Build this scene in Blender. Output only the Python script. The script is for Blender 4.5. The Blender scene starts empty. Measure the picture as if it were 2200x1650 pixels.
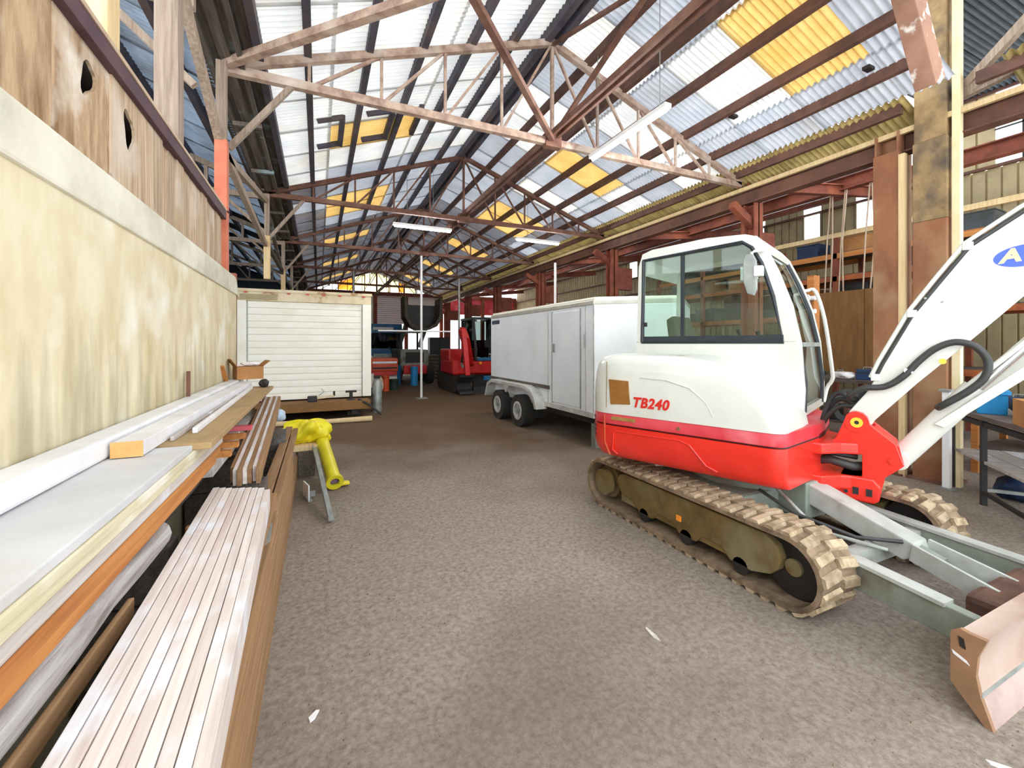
import bpy, bmesh, math, random
from mathutils import Vector, Matrix
random.seed(7)
S = bpy.context.scene
COL = S.collection
R = math.radians

# ------------------------------------------------------------------ camera
cam_d = bpy.data.cameras.new('camera'); cam = bpy.data.objects.new('camera', cam_d); COL.objects.link(cam)
cam.location = (0, 0, 1.55); cam.rotation_euler = (R(90), 0, R(-24.5))
cam_d.sensor_width = 36; cam_d.lens = 36 * 911 / 2200; cam_d.shift_y = -85 / 2200
cam_d.clip_start = 0.05; cam_d.clip_end = 300
S.camera = cam
# ------------------------------------------------------------------ world: bright hazy overcast sky
w = bpy.data.worlds.new('world'); S.world = w; w.use_nodes = True
bg = w.node_tree.nodes['Background']
bg.inputs[0].default_value = (0.88, 0.945, 1.0, 1); bg.inputs[1].default_value = 1.25
# high sun behind the shed: it lights the pale yard in front of the open end, which throws light up under the roof
sun_d = bpy.data.lights.new('sun', 'SUN'); sun = bpy.data.objects.new('sun', sun_d); COL.objects.link(sun)
sun_d.energy = 4.5; sun_d.angle = R(8); sun_d.color = (1, 0.97, 0.92)
sun.rotation_euler = (R(-36), R(12), 0)
S.view_settings.view_transform = 'Standard'; S.view_settings.look = 'None'
S.view_settings.exposure = 1.53; S.view_settings.gamma = 1; S.view_settings.use_curve_mapping = False
S.cycles.max_bounces = 8; S.cycles.diffuse_bounces = 5; S.cycles.use_adaptive_sampling = True; S.cycles.adaptive_threshold = .05; S.cycles.transparent_max_bounces = 16
S.cycles.use_denoising = True
S.cycles.sample_clamp_indirect = 6

# ------------------------------------------------------------------ helpers
class MB:
    def __init__(s): s.v = []; s.f = []; s.m = []
    def add(s, vs, fs, mi=0):
        o = len(s.v); s.v += [tuple(v) for v in vs]
        for f in fs: s.f.append([i + o for i in f]); s.m.append(mi)
        return s
    def box(s, x0, x1, y0, y1, z0, z1, mi=0):
        return s.add([(x0,y0,z0),(x1,y0,z0),(x1,y1,z0),(x0,y1,z0),(x0,y0,z1),(x1,y0,z1),(x1,y1,z1),(x0,y1,z1)],
                     [(3,2,1,0),(4,5,6,7),(0,1,5,4),(1,2,6,5),(2,3,7,6),(3,0,4,7)], mi)
    def beam(s, p, q, w, h=None, up=(0,0,1), mi=0):
        h = h or w; p = Vector(p); q = Vector(q); d = (q - p).normalized(); up = Vector(up)
        if abs(d.dot(up)) > .99: up = Vector((0,1,0))
        a = d.cross(up).normalized(); b = a.cross(d).normalized()
        c = [a*(sx*w/2) + b*(sz*h/2) for sx, sz in ((-1,-1),(1,-1),(1,1),(-1,1))]
        return s.add([p + k for k in c] + [q + k for k in c],
                     [(0,1,2,3),(7,6,5,4),(0,4,5,1),(1,5,6,2),(2,6,7,3),(3,7,4,0)], mi)
    def ibeam(s, p, q, w, h, t=.02, up=(0,0,1), mi=0):
        p = Vector(p); q = Vector(q); d = (q - p).normalized(); up = Vector(up)
        if abs(d.dot(up)) > .99: up = Vector((0,1,0))
        a = d.cross(up).normalized(); b = a.cross(d).normalized()
        s.beam(p + b*(h/2 - t/2), q + b*(h/2 - t/2), w, t, b, mi); s.beam(p - b*(h/2 - t/2), q - b*(h/2 - t/2), w, t, b, mi)
        return s.beam(p, q, t*.8, h - 2*t, b, mi)
    def tube(s, pts, r, n=8, mi=0, caps=True):
        pts = [Vector(p) for p in pts]; m = len(pts)
        rs = r if isinstance(r, (list, tuple)) else [r]*m
        o = len(s.v); prev = None
        for i, p in enumerate(pts):
            d = (pts[min(i+1, m-1)] - pts[max(i-1, 0)]).normalized()
            if prev is None:
                a = d.cross(Vector((0,0,1)))
                if a.length < 1e-3: a = d.cross(Vector((0,1,0)))
            else: a = prev - d*prev.dot(d)
            a.normalize(); prev = a; b = d.cross(a)
            for k in range(n):
                t = 2*math.pi*k/n; s.v.append(tuple(p + (a*math.cos(t) + b*math.sin(t))*rs[i]))
        for i in range(m-1):
            for k in range(n):
                k2 = (k+1) % n; s.f.append([o+i*n+k, o+i*n+k2, o+(i+1)*n+k2, o+(i+1)*n+k]); s.m.append(mi)
        if caps:
            s.f.append([o+k for k in range(n)][::-1]); s.m.append(mi)
            s.f.append([o+(m-1)*n+k for k in range(n)]); s.m.append(mi)
        return s
    def prism(s, poly, fn, d0, d1, mi=0):
        n = len(poly)
        return s.add([fn(a, b, d0) for a, b in poly] + [fn(a, b, d1) for a, b in poly],
                     [list(range(n))[::-1], [n+i for i in range(n)]] + [(i, (i+1) % n, n+(i+1) % n, n+i) for i in range(n)], mi)
    def surf(s, rows, closed=False, mi=0):
        o = len(s.v); m = len(rows[0])
        for r in rows: s.v += [tuple(p) for p in r]
        for i in range(len(rows)-1):
            for k in range(m if closed else m-1):
                k2 = (k+1) % m; s.f.append([o+i*m+k, o+i*m+k2, o+(i+1)*m+k2, o+(i+1)*m+k]); s.m.append(mi)
        return s
    def loft(s, rows, mi=0):
        o = len(s.v); m = len(rows[0]); s.surf(rows, True, mi)
        s.f.append([o+k for k in range(m)][::-1]); s.m.append(mi)
        e = o + (len(rows)-1)*m; s.f.append([e+k for k in range(m)]); s.m.append(mi)
        return s
    def disc(s, c, ax, r, t, n=20, mi=0, r2=None):
        c = Vector(c); ax = Vector(ax).normalized()
        return s.tube([c - ax*t/2, c + ax*t/2], [r, r2 or r], n, mi)
    def ring(s, c, ax, ro, ri, t, n=24, mi=0):
        c = Vector(c); ax = Vector(ax).normalized(); a = ax.orthogonal().normalized(); b = ax.cross(a)
        rows = []
        for k in range(n):
            th = 2*math.pi*k/n; d = a*math.cos(th) + b*math.sin(th)
            rows.append([c + d*ri - ax*t/2, c + d*ro - ax*t/2, c + d*ro + ax*t/2, c + d*ri + ax*t/2])
        rows.append(rows[0])
        return s.surf(rows, True, mi)
    def mesh(s, name, mats, smooth=None, bevel=0, solid=0):
        me = bpy.data.meshes.new(name); me.from_pydata(s.v, [], s.f)
        for m in (mats if isinstance(mats, (list, tuple)) else [mats]): me.materials.append(m)
        if len(set(s.m)) > 1: me.polygons.foreach_set('material_index', s.m)
        bm = bmesh.new(); bm.from_mesh(me)
        bmesh.ops.remove_doubles(bm, verts=bm.verts, dist=1e-5)
        bmesh.ops.recalc_face_normals(bm, faces=bm.faces)
        if bevel:
            es = [e for e in bm.edges if len(e.link_faces) == 2 and e.calc_face_angle(0) > R(35)]
            bmesh.ops.bevel(bm, geom=es, offset=bevel, segments=2, profile=.6, affect='EDGES', clamp_overlap=True)
        bm.to_mesh(me); bm.free()
        if smooth:
            me.polygons.foreach_set('use_smooth', [True]*len(me.polygons)); me.set_sharp_from_angle(angle=R(smooth))
        me.update()
        return me
    def build(s, name, mats, parent=None, loc=(0,0,0), rot=(0,0,0), smooth=None, bevel=0):
        return put(name, s.mesh(name, mats, smooth, bevel), parent, loc, rot)

def cspl(pts, n=6):
    P = [Vector(p) for p in pts]; P = [P[0]*2-P[1]] + P + [P[-1]*2-P[-2]]; out = []
    for i in range(1, len(P)-2):
        for k in range(n):
            t = k/n; a, b, c, d = P[i-1:i+3]
            out.append(.5*((2*b) + (c-a)*t + (2*a-5*b+4*c-d)*t*t + (3*b-a-3*c+d)*t**3))
    return out + [P[-2]]
def put(name, me, parent=None, loc=(0,0,0), rot=(0,0,0), mat=None):
    o = bpy.data.objects.new(name, me); COL.objects.link(o)
    o.location = loc; o.rotation_euler = rot if isinstance(rot, (tuple, list)) else (0, 0, rot)
    if parent: o.parent = parent
    if mat: o.material_slots[0].link = 'OBJECT'; o.material_slots[0].material = mat
    return o
def tag(o, label, cat, group=None):
    o['label'] = label; o['category'] = cat
    if group: o['group'] = group
    return o
def thing(name, label, cat, loc=(0,0,0), rz=0, group=None):
    o = bpy.data.objects.new(name, None); COL.objects.link(o); o.empty_display_size = .1
    o.location = loc; o.rotation_euler = (0,0,rz)
    return tag(o, label, cat, group)
def struct(o): o['kind'] = 'structure'; return o
def sempty(name):
    o = bpy.data.objects.new(name, None); COL.objects.link(o); o.empty_display_size = .1; return struct(o)
def stuff(o): o['kind'] = 'stuff'; return o

# ------------------------------------------------------------------ materials
def rgb(h):
    h = h.lstrip('#'); c = [int(h[i:i+2], 16)/255 for i in (0,2,4)]
    return tuple(x/12.92 if x <= .04045 else ((x+.055)/1.055)**2.4 for x in c) + (1,)
def mat(name, c1, c2=None, scale=6, rough=.6, metal=0, stretch=(1,1,1), bump=0, lo=.38, hi=.66, c3=None, s3=1.2, lo3=.5, hi3=.75, spec=.5, rnd=0, trans=0, coat=0):
    m = bpy.data.materials.new(name); m.use_nodes = True
    nt = m.node_tree; N = nt.nodes; L = nt.links; b = N['Principled BSDF']
    b.inputs['Roughness'].default_value = rough; b.inputs['Metallic'].default_value = metal
    b.inputs['Specular IOR Level'].default_value = spec
    if coat: b.inputs['Coat Weight'].default_value = coat; b.inputs['Coat Roughness'].default_value = .15
    c1 = rgb(c1); b.inputs['Base Color'].default_value = c1
    col = None
    if c2 or c3 or bump:
        tc = N.new('ShaderNodeTexCoord'); oi = N.new('ShaderNodeObjectInfo')
        mp = N.new('ShaderNodeMapping'); mp.inputs['Scale'].default_value = stretch
        va = N.new('ShaderNodeVectorMath'); va.operation = 'ADD'
        sc = N.new('ShaderNodeVectorMath'); sc.operation = 'SCALE'; sc.inputs[0].default_value = (17, 31, 23)
        L.new(oi.outputs['Random'], sc.inputs['Scale']); L.new(tc.outputs['Object'], va.inputs[0]); L.new(sc.outputs[0], va.inputs[1])
        L.new(va.outputs[0], mp.inputs[0])
        nz = N.new('ShaderNodeTexNoise'); nz.inputs['Scale'].default_value = scale; nz.inputs['Detail'].default_value = 7; nz.inputs['Roughness'].default_value = .62
        L.new(mp.outputs[0], nz.inputs[0])
        if c2:
            rp = N.new('ShaderNodeMapRange'); rp.inputs[1].default_value = lo; rp.inputs[2].default_value = hi
            L.new(nz.outputs[0], rp.inputs[0])
            mx = N.new('ShaderNodeMix'); mx.data_type = 'RGBA'; mx.inputs[6].default_value = c1; mx.inputs[7].default_value = rgb(c2)
            L.new(rp.outputs[0], mx.inputs[0]); col = mx.outputs[2]
        if c3:
            n3 = N.new('ShaderNodeTexNoise'); n3.inputs['Scale'].default_value = s3; n3.inputs['Detail'].default_value = 5
            L.new(va.outputs[0], n3.inputs[0])
            r3 = N.new('ShaderNodeMapRange'); r3.inputs[1].default_value = lo3; r3.inputs[2].default_value = hi3
            L.new(n3.outputs[0], r3.inputs[0])
            m3 = N.new('ShaderNodeMix'); m3.data_type = 'RGBA'; m3.inputs[7].default_value = rgb(c3); m3.inputs[6].default_value = c1
            if col: L.new(col, m3.inputs[6])
            L.new(r3.outputs[0], m3.inputs[0]); col = m3.outputs[2]
        if rnd and col:
            hv = N.new('ShaderNodeHueSaturation'); mr = N.new('ShaderNodeMapRange')
            mr.inputs[3].default_value = 1 - rnd; mr.inputs[4].default_value = 1 + rnd
            L.new(oi.outputs['Random'], mr.inputs[0]); L.new(mr.outputs[0], hv.inputs['Value']); L.new(col, hv.inputs['Color']); col = hv.outputs[0]
        if col: L.new(col, b.inputs['Base Color'])
        if bump:
            bp = N.new('ShaderNodeBump'); bp.inputs['Strength'].default_value = bump; bp.inputs['Distance'].default_value = .02
            L.new(nz.outputs[0], bp.inputs['Height']); L.new(bp.outputs[0], b.inputs['Normal'])
    if trans:
        out = N['Material Output']; tr = N.new('ShaderNodeBsdfTranslucent'); ms = N.new('ShaderNodeMixShader'); ms.inputs[0].default_value = trans
        tr.inputs[0].default_value = c1
        if col: L.new(col, tr.inputs[0])
        L.new(b.outputs[0], ms.inputs[1]); L.new(tr.outputs[0], ms.inputs[2]); L.new(ms.outputs[0], out.inputs[0])
    return m
def glass(name, tint, refl=.12):
    m = bpy.data.materials.new(name); m.use_nodes = True; nt = m.node_tree; N = nt.nodes; N.remove(N['Principled BSDF'])
    t = N.new('ShaderNodeBsdfTransparent'); t.inputs[0].default_value = rgb(tint)
    g = N.new('ShaderNodeBsdfGlossy'); g.inputs[1].default_value = .03
    lw = N.new('ShaderNodeLayerWeight'); lw.inputs[0].default_value = .5
    pw = N.new('ShaderNodeMath'); pw.operation = 'POWER'; pw.inputs[1].default_value = 5; nt.links.new(lw.outputs['Facing'], pw.inputs[0])
    f = N.new('ShaderNodeMath'); f.operation = 'MULTIPLY_ADD'; f.inputs[1].default_value = .7; f.inputs[2].default_value = .045; nt.links.new(pw.outputs[0], f.inputs[0])
    x = N.new('ShaderNodeMixShader')
    nt.links.new(f.outputs[0], x.inputs[0]); nt.links.new(t.outputs[0], x.inputs[1]); nt.links.new(g.outputs[0], x.inputs[2])
    nt.links.new(x.outputs[0], N['Material Output'].inputs[0]); return m
def emit(name, c, s):
    m = bpy.data.materials.new(name); m.use_nodes = True; b = m.node_tree.nodes['Principled BSDF']
    b.inputs['Base Color'].default_value = rgb(c); b.inputs['Emission Color'].default_value = rgb(c); b.inputs['Emission Strength'].default_value = s
    return m
Y20 = (14, .7, 14)      # grain along local Y
X20 = (.7, 14, 14)
Z20 = (14, 14, .7)
W = {}
W['floor'] = mat('packed_dirt', '#ab9f91', '#7d7066', 34, .95, bump=.6, c3='#6b5a4d', s3=.5, lo3=.47, hi3=.8, spec=.15)
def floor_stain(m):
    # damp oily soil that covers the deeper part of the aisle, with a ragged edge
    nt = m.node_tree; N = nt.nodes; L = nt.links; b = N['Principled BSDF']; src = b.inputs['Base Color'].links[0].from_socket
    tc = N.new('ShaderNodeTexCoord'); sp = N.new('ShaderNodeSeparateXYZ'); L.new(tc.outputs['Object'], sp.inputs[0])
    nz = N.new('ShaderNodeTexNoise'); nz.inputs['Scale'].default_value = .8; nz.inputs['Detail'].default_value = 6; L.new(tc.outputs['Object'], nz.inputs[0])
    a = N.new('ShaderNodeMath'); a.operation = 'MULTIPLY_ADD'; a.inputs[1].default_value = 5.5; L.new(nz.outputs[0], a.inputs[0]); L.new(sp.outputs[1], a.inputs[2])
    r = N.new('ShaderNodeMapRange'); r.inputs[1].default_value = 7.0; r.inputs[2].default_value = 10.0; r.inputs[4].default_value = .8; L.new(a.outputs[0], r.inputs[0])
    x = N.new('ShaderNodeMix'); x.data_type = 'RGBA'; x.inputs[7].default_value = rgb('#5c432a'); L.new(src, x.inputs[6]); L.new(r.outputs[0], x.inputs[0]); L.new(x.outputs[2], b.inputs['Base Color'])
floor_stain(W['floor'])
for n_ in W['floor'].node_tree.nodes:
    if n_.type == 'TEX_NOISE' and n_.inputs['Scale'].default_value > 20: n_.inputs['Detail'].default_value = 12; n_.inputs['Roughness'].default_value = .74
W['yard'] = mat('yard_gravel', '#e2e4e6', '#d8dadc', 3, .9, bump=.1)
W['plaster'] = mat('old_plaster', '#e7dcbe', '#d1c197', 3.4, .9, c3='#f3efe0', s3=2.4, lo3=.52, hi3=.7, bump=.25, spec=.2, stretch=(1,1,.55))
def wall_stain(m):
    # mould and dirt streaks creeping up from the foot of the plaster
    nt = m.node_tree; N = nt.nodes; L = nt.links; b = N['Principled BSDF']; src = b.inputs['Base Color'].links[0].from_socket
    tc = N.new('ShaderNodeTexCoord'); sp = N.new('ShaderNodeSeparateXYZ'); L.new(tc.outputs['Object'], sp.inputs[0])
    mp = N.new('ShaderNodeMapping'); mp.inputs['Scale'].default_value = (1, 9, 1.2); L.new(tc.outputs['Object'], mp.inputs[0])
    nz = N.new('ShaderNodeTexNoise'); nz.inputs['Scale'].default_value = 1.6; nz.inputs['Detail'].default_value = 8; L.new(mp.outputs[0], nz.inputs[0])
    a = N.new('ShaderNodeMath'); a.operation = 'MULTIPLY_ADD'; a.inputs[1].default_value = -1.1; L.new(nz.outputs[0], a.inputs[0]); L.new(sp.outputs[2], a.inputs[2])
    r = N.new('ShaderNodeMapRange'); r.inputs[1].default_value = 1.0; r.inputs[2].default_value = .6; r.inputs[3].default_value = 0; r.inputs[4].default_value = .62; L.new(a.outputs[0], r.inputs[0])
    x = N.new('ShaderNodeMix'); x.data_type = 'RGBA'; x.inputs[7].default_value = rgb('#8d8468'); L.new(src, x.inputs[6]); L.new(r.outputs[0], x.inputs[0]); L.new(x.outputs[2], b.inputs['Base Color'])
wall_stain(W['plaster'])
W['plaster_cap'] = mat('concrete_cap', '#dfdac8', '#c6c1ad', 4, .9, c3='#f0ebdc', s3=2.5, bump=.3, spec=.2)
W['sheet_white'] = mat('white_iron_sheet', '#e2e2e0', '#cfd2d6', 2.5, .5, .0, c3='#c6bfae', s3=.9, lo3=.55, hi3=.8, rnd=.05, trans=.13)
W['sheet_grey'] = mat('grey_iron_sheet', '#c3c8d1', '#b0b8c4', 2.5, .5, .0, c3='#9c968c', s3=1.1, lo3=.6, hi3=.85, rnd=.07, trans=.1)
W['sheet_far_dimmed'] = mat('far_dimmed_iron_sheet', '#8d8f98', '#757783', 2.5, .55, c3='#7d705f', s3=1.1, rnd=.08, trans=.08)  # darker copy for the far roof, dimness of the deep shed put into colour
W['sheet_blue'] = mat('bluegrey_iron_sheet', '#8292a6', '#6a7889', 3, .55, c3='#5a6068', s3=1.2, rnd=.1, trans=.12)
W['sheet_dark'] = mat('dark_iron_sheet', '#3d454d', '#2b3036', 3, .6, rnd=.1)
W['sheet_yellow'] = mat('yellow_plastic_sheet', '#e2c27c', '#d2ac5e', 3, .5, trans=.15, rnd=.04)
W['sheet_olive'] = mat('olive_plastic_sheet', '#b8a56c', '#978352', 4, .5, trans=.06, rnd=.06)
W['rust_red'] = mat('red_primer_steel', '#8b4a35', '#6d3526', 5, .75, c3='#a35a3c', s3=2)
W['rust'] = mat('rusty_steel', '#7a5343', '#5b3b30', 7, .8, c3='#93715f', s3=2.2, bump=.1)
W['rust_pale'] = mat('pale_rusty_steel', '#c2a793', '#95786a', 9, .8, c3='#d6c9bb', s3=3)
W['purlin_dark'] = mat('dark_purlin', '#5a5763', '#45434e', 6, .75, c3='#6b5850', s3=2)
W['purlin_brown'] = mat('brown_purlin', '#6e4c3f', '#523930', 6, .75)
W['steel_brown'] = mat('brown_painted_steel', '#6a4536', '#54362a', 5, .7, c3='#7d5642', s3=1.5)
W['col'] = mat('rust_column', '#9a6645', '#7d4e36', 3, .8, c3='#a98863', s3=1.6, lo3=.45, hi3=.7, stretch=(1,1,.4), bump=.12)
W['col_dirty'] = mat('dirty_column', '#a98c62', '#7a6547', 5, .85, c3='#4b4640', s3=2.2, lo3=.5, hi3=.68, bump=.2)
W['timber_pale'] = mat('pale_timber', '#e0c79a', '#cdae7c', 3, .8, stretch=Z20, rnd=.06)
W['timber_grey'] = mat('weathered_timber', '#b09d8c', '#8b7867', 3, .85, stretch=Z20, rnd=.1, bump=.15)
W['timber_dark'] = mat('dark_timber', '#6b5f55', '#48423c', 3, .85, stretch=Y20, rnd=.2, c3='#7d8c90', s3=2, lo3=.6, hi3=.7)
W['board'] = mat('old_wall_board', '#ccb598', '#a3866a', 2.5, .85, stretch=Z20, rnd=.13, bump=.25, c3='#d3c4b3', s3=2.6, lo3=.5, hi3=.66)
W['board_dirty'] = mat('stained_wall_board', '#c3a583', '#86643f', 3, .85, stretch=(5,5,1), rnd=.1, bump=.3, c3='#e2d8c8', s3=2.4, lo3=.52, hi3=.64)
W['rail'] = mat('purple_brown_rail', '#5d4047', '#49323a', 4, .7)
W['pale_edge'] = mat('pale_edge_strip', '#cbb39b', '#b39a82', 4, .8)
W['beige_wall'] = mat('beige_wall_sheet', '#b9a981', '#a59672', 3, .7, rnd=.03)
W['beige_line'] = mat('beige_rib', '#8d8163', '#7d7155', 4, .7)
W['black'] = mat('black_steel', '#211f1e', '#2e2b29', 6, .6)
W['white_pt'] = mat('excavator_white', '#e0e0d7', '#d6d7cd', 3, .3, c3='#c9c7b8', s3=1.4, lo3=.5, hi3=.85, coat=.3)
W['red_pt'] = mat('excavator_red', '#ec3426', '#dd2a1d', 4, .32, coat=.3)
W['red_faded'] = mat('faded_red', '#d94650', '#c92f38', 5, .4, c3='#e08088', s3=3, lo3=.5, hi3=.8)
W['rubber_mud'] = mat('muddy_rubber', '#97816a', '#6f5d48', 8, .95, c3='#54463a', s3=4, lo3=.55, hi3=.75, bump=.35, spec=.2)
W['lug_mud'] = mat('muddy_lug', '#b8a487', '#8c795f', 12, .95, rnd=.16, lo=.42, hi=.6, bump=.3, spec=.2)
W['mud'] = mat('mud_frame', '#7d6840', '#665334', 6, .95, c3='#8b8466', s3=2.5, bump=.2, spec=.2)
W['greengrey'] = mat('greygreen_frame', '#8f978a', '#7a8275', 6, .6, c3='#6b5a49', s3=3, lo3=.55, hi3=.75)
W['arm_grey'] = mat('pale_grey_paint', '#b9bdb6', '#a3a69d', 6, .5, c3='#846a55', s3=3, lo3=.6, hi3=.78)
W['blade'] = mat('worn_blade', '#b2907c', '#946f5b', 5, .6, .2, c3='#c6afa1', s3=2, lo3=.45, hi3=.7, bump=.1)
W['blade_side'] = mat('blade_side', '#a3795a', '#8b6a4c', 6, .7, c3='#7c7a63', s3=4, lo3=.5, hi3=.7)
W['chrome'] = mat('chrome_rod', '#e4e6ea', rough=.12, metal=1)
W['hose'] = mat('rubber_hose', '#3a3b39', '#2c2d2b', 6, .5)
W['dark_rubber'] = mat('dark_rubber', '#2a3036', '#1d2226', 6, .5)
W['yellow_pin'] = mat('yellow_pin', '#f0c63a', rough=.4)
W['amber'] = mat('amber_vent', '#9c6a2c', '#84551f', 7, .5)
W['orange_tag'] = mat('orange_reflector', '#ff9a2a', rough=.4)
W['cab_in'] = mat('cab_interior', '#4b5358', '#3b4246', 5, .7)
W['seat'] = mat('green_seat', '#5d6450', '#4a503f', 8, .8)
W['teal_in'] = mat('teal_panel', '#1f7f86', '#166068', 6, .5)
W['glass'] = glass('cab_glass', '#f3fbf7')
W['glass_dk'] = glass('dark_glass', '#59645f')
W['skin_white'] = mat('trailer_white', '#eef1f3', '#e4e8ec', 2, .35, c3='#d9ddd6', s3=1.2, lo3=.55, hi3=.85)
W['cream'] = mat('cream_paint', '#fbf7e9', '#f4eedb', 2, .45, c3='#e9e0c6', s3=1.4, lo3=.6, hi3=.85)
W['cream_rust'] = mat('cream_rusty_frame', '#e6d6b4', '#d2bd94', 5, .6, c3='#9c6a40', s3=5, lo3=.6, hi3=.74)
W['tyre'] = mat('tyre', '#2c2a28', '#3b3733', 8, .9)
W['rim'] = mat('steel_rim', '#d9d9d3', '#b9b7ae', 5, .4, .2)
W['galv'] = mat('galvanised', '#a9aea9', '#8d928d', 7, .5, .5)
W['red_m'] = mat('machine_red', '#d3201f', '#b51919', 4, .4)
W['orange_m'] = mat('machine_orange', '#d9542a', '#b8431f', 4, .45)
W['blue_m'] = mat('truck_blue', '#1f6fa3', '#18567f', 4, .4, c3='#4fa3b5', s3=2)
W['teal'] = mat('teal_scrap', '#3f9aa0', '#2f7f88', 5, .6)
W['bluebin'] = mat('blue_plastic', '#2f9fe0', '#2589c5', 4, .45)
W['navy'] = mat('navy_tarp', '#1e3a63', '#152a49', 5, .6)
W['card'] = mat('cardboard', '#b98450', '#a57344', 4, .85)
W['ply_brown'] = mat('brown_plywood', '#8a6335', '#755127', 2.2, .8, stretch=(1,6,1))
W['tube_white'] = emit('lamp_tube', '#ffffff', 85)
W['lamp_body'] = mat('lamp_body', '#f4f4f2', rough=.4)
W['sky_pane'] = mat('milky_pane', '#f4f7f8', rough=.5, trans=.85)
W['pane'] = glass('window_pane', '#f2f6f6')
W['yellow'] = mat('yellow_pipe', '#e3d62c', '#d1bf1d', 5, .4)
W['yellow_tarp'] = mat('yellow_tarp', '#f0e21f', '#dfc814', 6, .45, bump=.2)
W['orange_bk'] = mat('orange_bucket', '#e8663a', '#d4532a', 5, .5)
W['timber_orange'] = mat('orange_timber', '#c98746', '#a9662e', 2.5, .75, stretch=Y20, rnd=.08, bump=.1)
W['plank_grey'] = mat('grey_plank', '#c9c2bb', '#ab9f96', 2.5, .8, stretch=Y20, rnd=.09, bump=.15, c3='#dfe0e6', s3=4, lo3=.55, hi3=.7)
W['plank_pink'] = mat('pinkish_plank', '#e4d9d1', '#ccbab0', 2.5, .8, stretch=Y20, rnd=.06, bump=.15, c3='#e6e8ee', s3=5, lo3=.52, hi3=.7)
W['plank_brown'] = mat('brown_plank', '#a9835c', '#8b6743', 2.5, .8, stretch=Y20, rnd=.08, bump=.15)
W['ply_grey'] = mat('grey_sheet', '#d4d3d3', '#c1c0c0', 2, .7, c3='#b9b1a8', s3=2.4, lo3=.5, hi3=.75)
W['ply_tan'] = mat('tan_plywood', '#b3956a', '#9e8057', 2, .8, stretch=(3,.7,3), c3='#8d7a5c', s3=3)
W['white_beam'] = mat('white_painted_beam', '#f1f0f1', '#dedde0', 3, .5, c3='#c9c3bf', s3=2.5, lo3=.55, hi3=.8)
W['cream_edge'] = mat('cream_edge', '#ddd3b4', '#c9bd9a', 3, .8, stretch=Y20, c3='#efece2', s3=3)
W['raw_end'] = mat('raw_timber_end', '#e8b878', '#d29d5a', 9, .8)
W['log_grey'] = mat('weathered_log', '#c2bdbb', '#7d726b', 2.2, .85, stretch=Y20, bump=.8, c3='#a57f5a', s3=3, lo3=.55, hi3=.7)
W['metal_dark'] = mat('stained_sheet_metal', '#6d625d', '#4d4440', 3, .45, .3, c3='#8d8a8c', s3=3)
W['rust_bar'] = mat('orange_rust_bar', '#b3532a', '#8c3d1f', 7, .8)
W['bench_top'] = mat('bench_top', '#6d6158', '#514842', 5, .8)
W['paper'] = mat('white_scrap', '#f0ecec', rough=.7)
# ================================================================== THE SETTING
TY = [1.1, 4.8, 8.5, 12.2, 15.9, 19.6, 23.3]
XL, XM, XR, ZC, ZP = -.8, 2.76, 6.32, 4.17, 5.47
SL = (ZP - ZC)/(XR - XM)
def zr(x): return ZP - SL*abs(x - XM)

yard = struct(MB().add([(-70,-70,-.03),(80,-70,-.03),(80,110,-.03),(-70,110,-.03)], [(0,1,2,3)]).build('floor_yard', W['yard']))
floor = struct(MB().add([(-8,-2.5,0),(12,-2.5,0),(12,25,0),(-8,25,0)], [(0,1,2,3)]).build('floor', W['floor']))

# ---- concrete wall on the left with rounded far end and projecting cap band
wl = sempty('wall_left')
def wall_poly(x0, x1, z0, z1, r):
    pts = [(-.6, z0), (5.2, z0)] + [(5.2 - r + r*math.sin(t), z1 - r + r*math.cos(t)) for t in [R(90 - 15*k) for k in range(7)]] + [(-.6, z1)]
    return pts
MB().prism(wall_poly(0,0,0,2.06,.02), lambda a,b,d: (d,a,b), -1.02, -.78).build('wall_body', W['plaster'], wl)
MB().prism(wall_poly(0,0,2.06,2.235,.15), lambda a,b,d: (d,a,b), -1.03, -.765).build('wall_cap', W['plaster_cap'], wl, bevel=.012)
# boards of the timber band above the concrete, two of them with a rotten hole
y = 1.0; k = 0; WDS = [.45, .48, .42, .37]
MB().box(-.92, -.91, .95, 4.72, 2.2, 2.78).build('dark_hole_backing', W['black'], wl)  # black sheet added behind the boards so the holes look dark
while y < 4.72:
    wd = WDS[k] if k < 4 else random.choice((.13, .15, .17, .2))
    y1 = min(y + wd, 4.74)
    hole = {6: 1, 11: 2}.get(k)
    dx = random.uniform(0, .02); zt = 2.80 - random.uniform(0, .02); zb = 2.20
    mb = MB()
    if y <= 2.16 < y1 or y <= 2.56 < y1:
        cy, cz, ry, rz_, tl = ((2.17, 2.575, .055, .07, -.9) if y <= 2.16 < y1 else (2.53, 2.54, .06, .085, .3))
        n = 20; inner = []; outer = []
        for q in range(n):
            t = 2*math.pi*q/n; ca, sa = math.cos(t), math.sin(t)
            jj = 1 + .18*math.sin(3*t + 1)
            inner.append((cy + ry*jj*ca - tl*rz_*sa*.4, cz + rz_*jj*sa))
            m_ = max(abs(ca), abs(sa)); ox, oz = ca/m_, sa/m_
            outer.append(((y + y1)/2 + ox*(y1 - y)/2, (zb + zt)/2 + oz*(zt - zb)/2))
        rows = []
        for q in range(n + 1):
            i_, o_ = inner[q % n], outer[q % n]
            rows.append([(-.80 - dx, i_[0], i_[1]), (-.80 - dx, o_[0], o_[1]), (-.812 - dx, o_[0], o_[1]), (-.812 - dx, i_[0], i_[1])])
        mb.surf(rows, True)
    else: mb.box(-.83 - dx, -.80 - dx, y + .003, y1 - .003, zb, zt)
    mb.build('board', W['board_dirty'] if y < 2.0 else W['board'], wl)
    y = y1; k += 1
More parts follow.
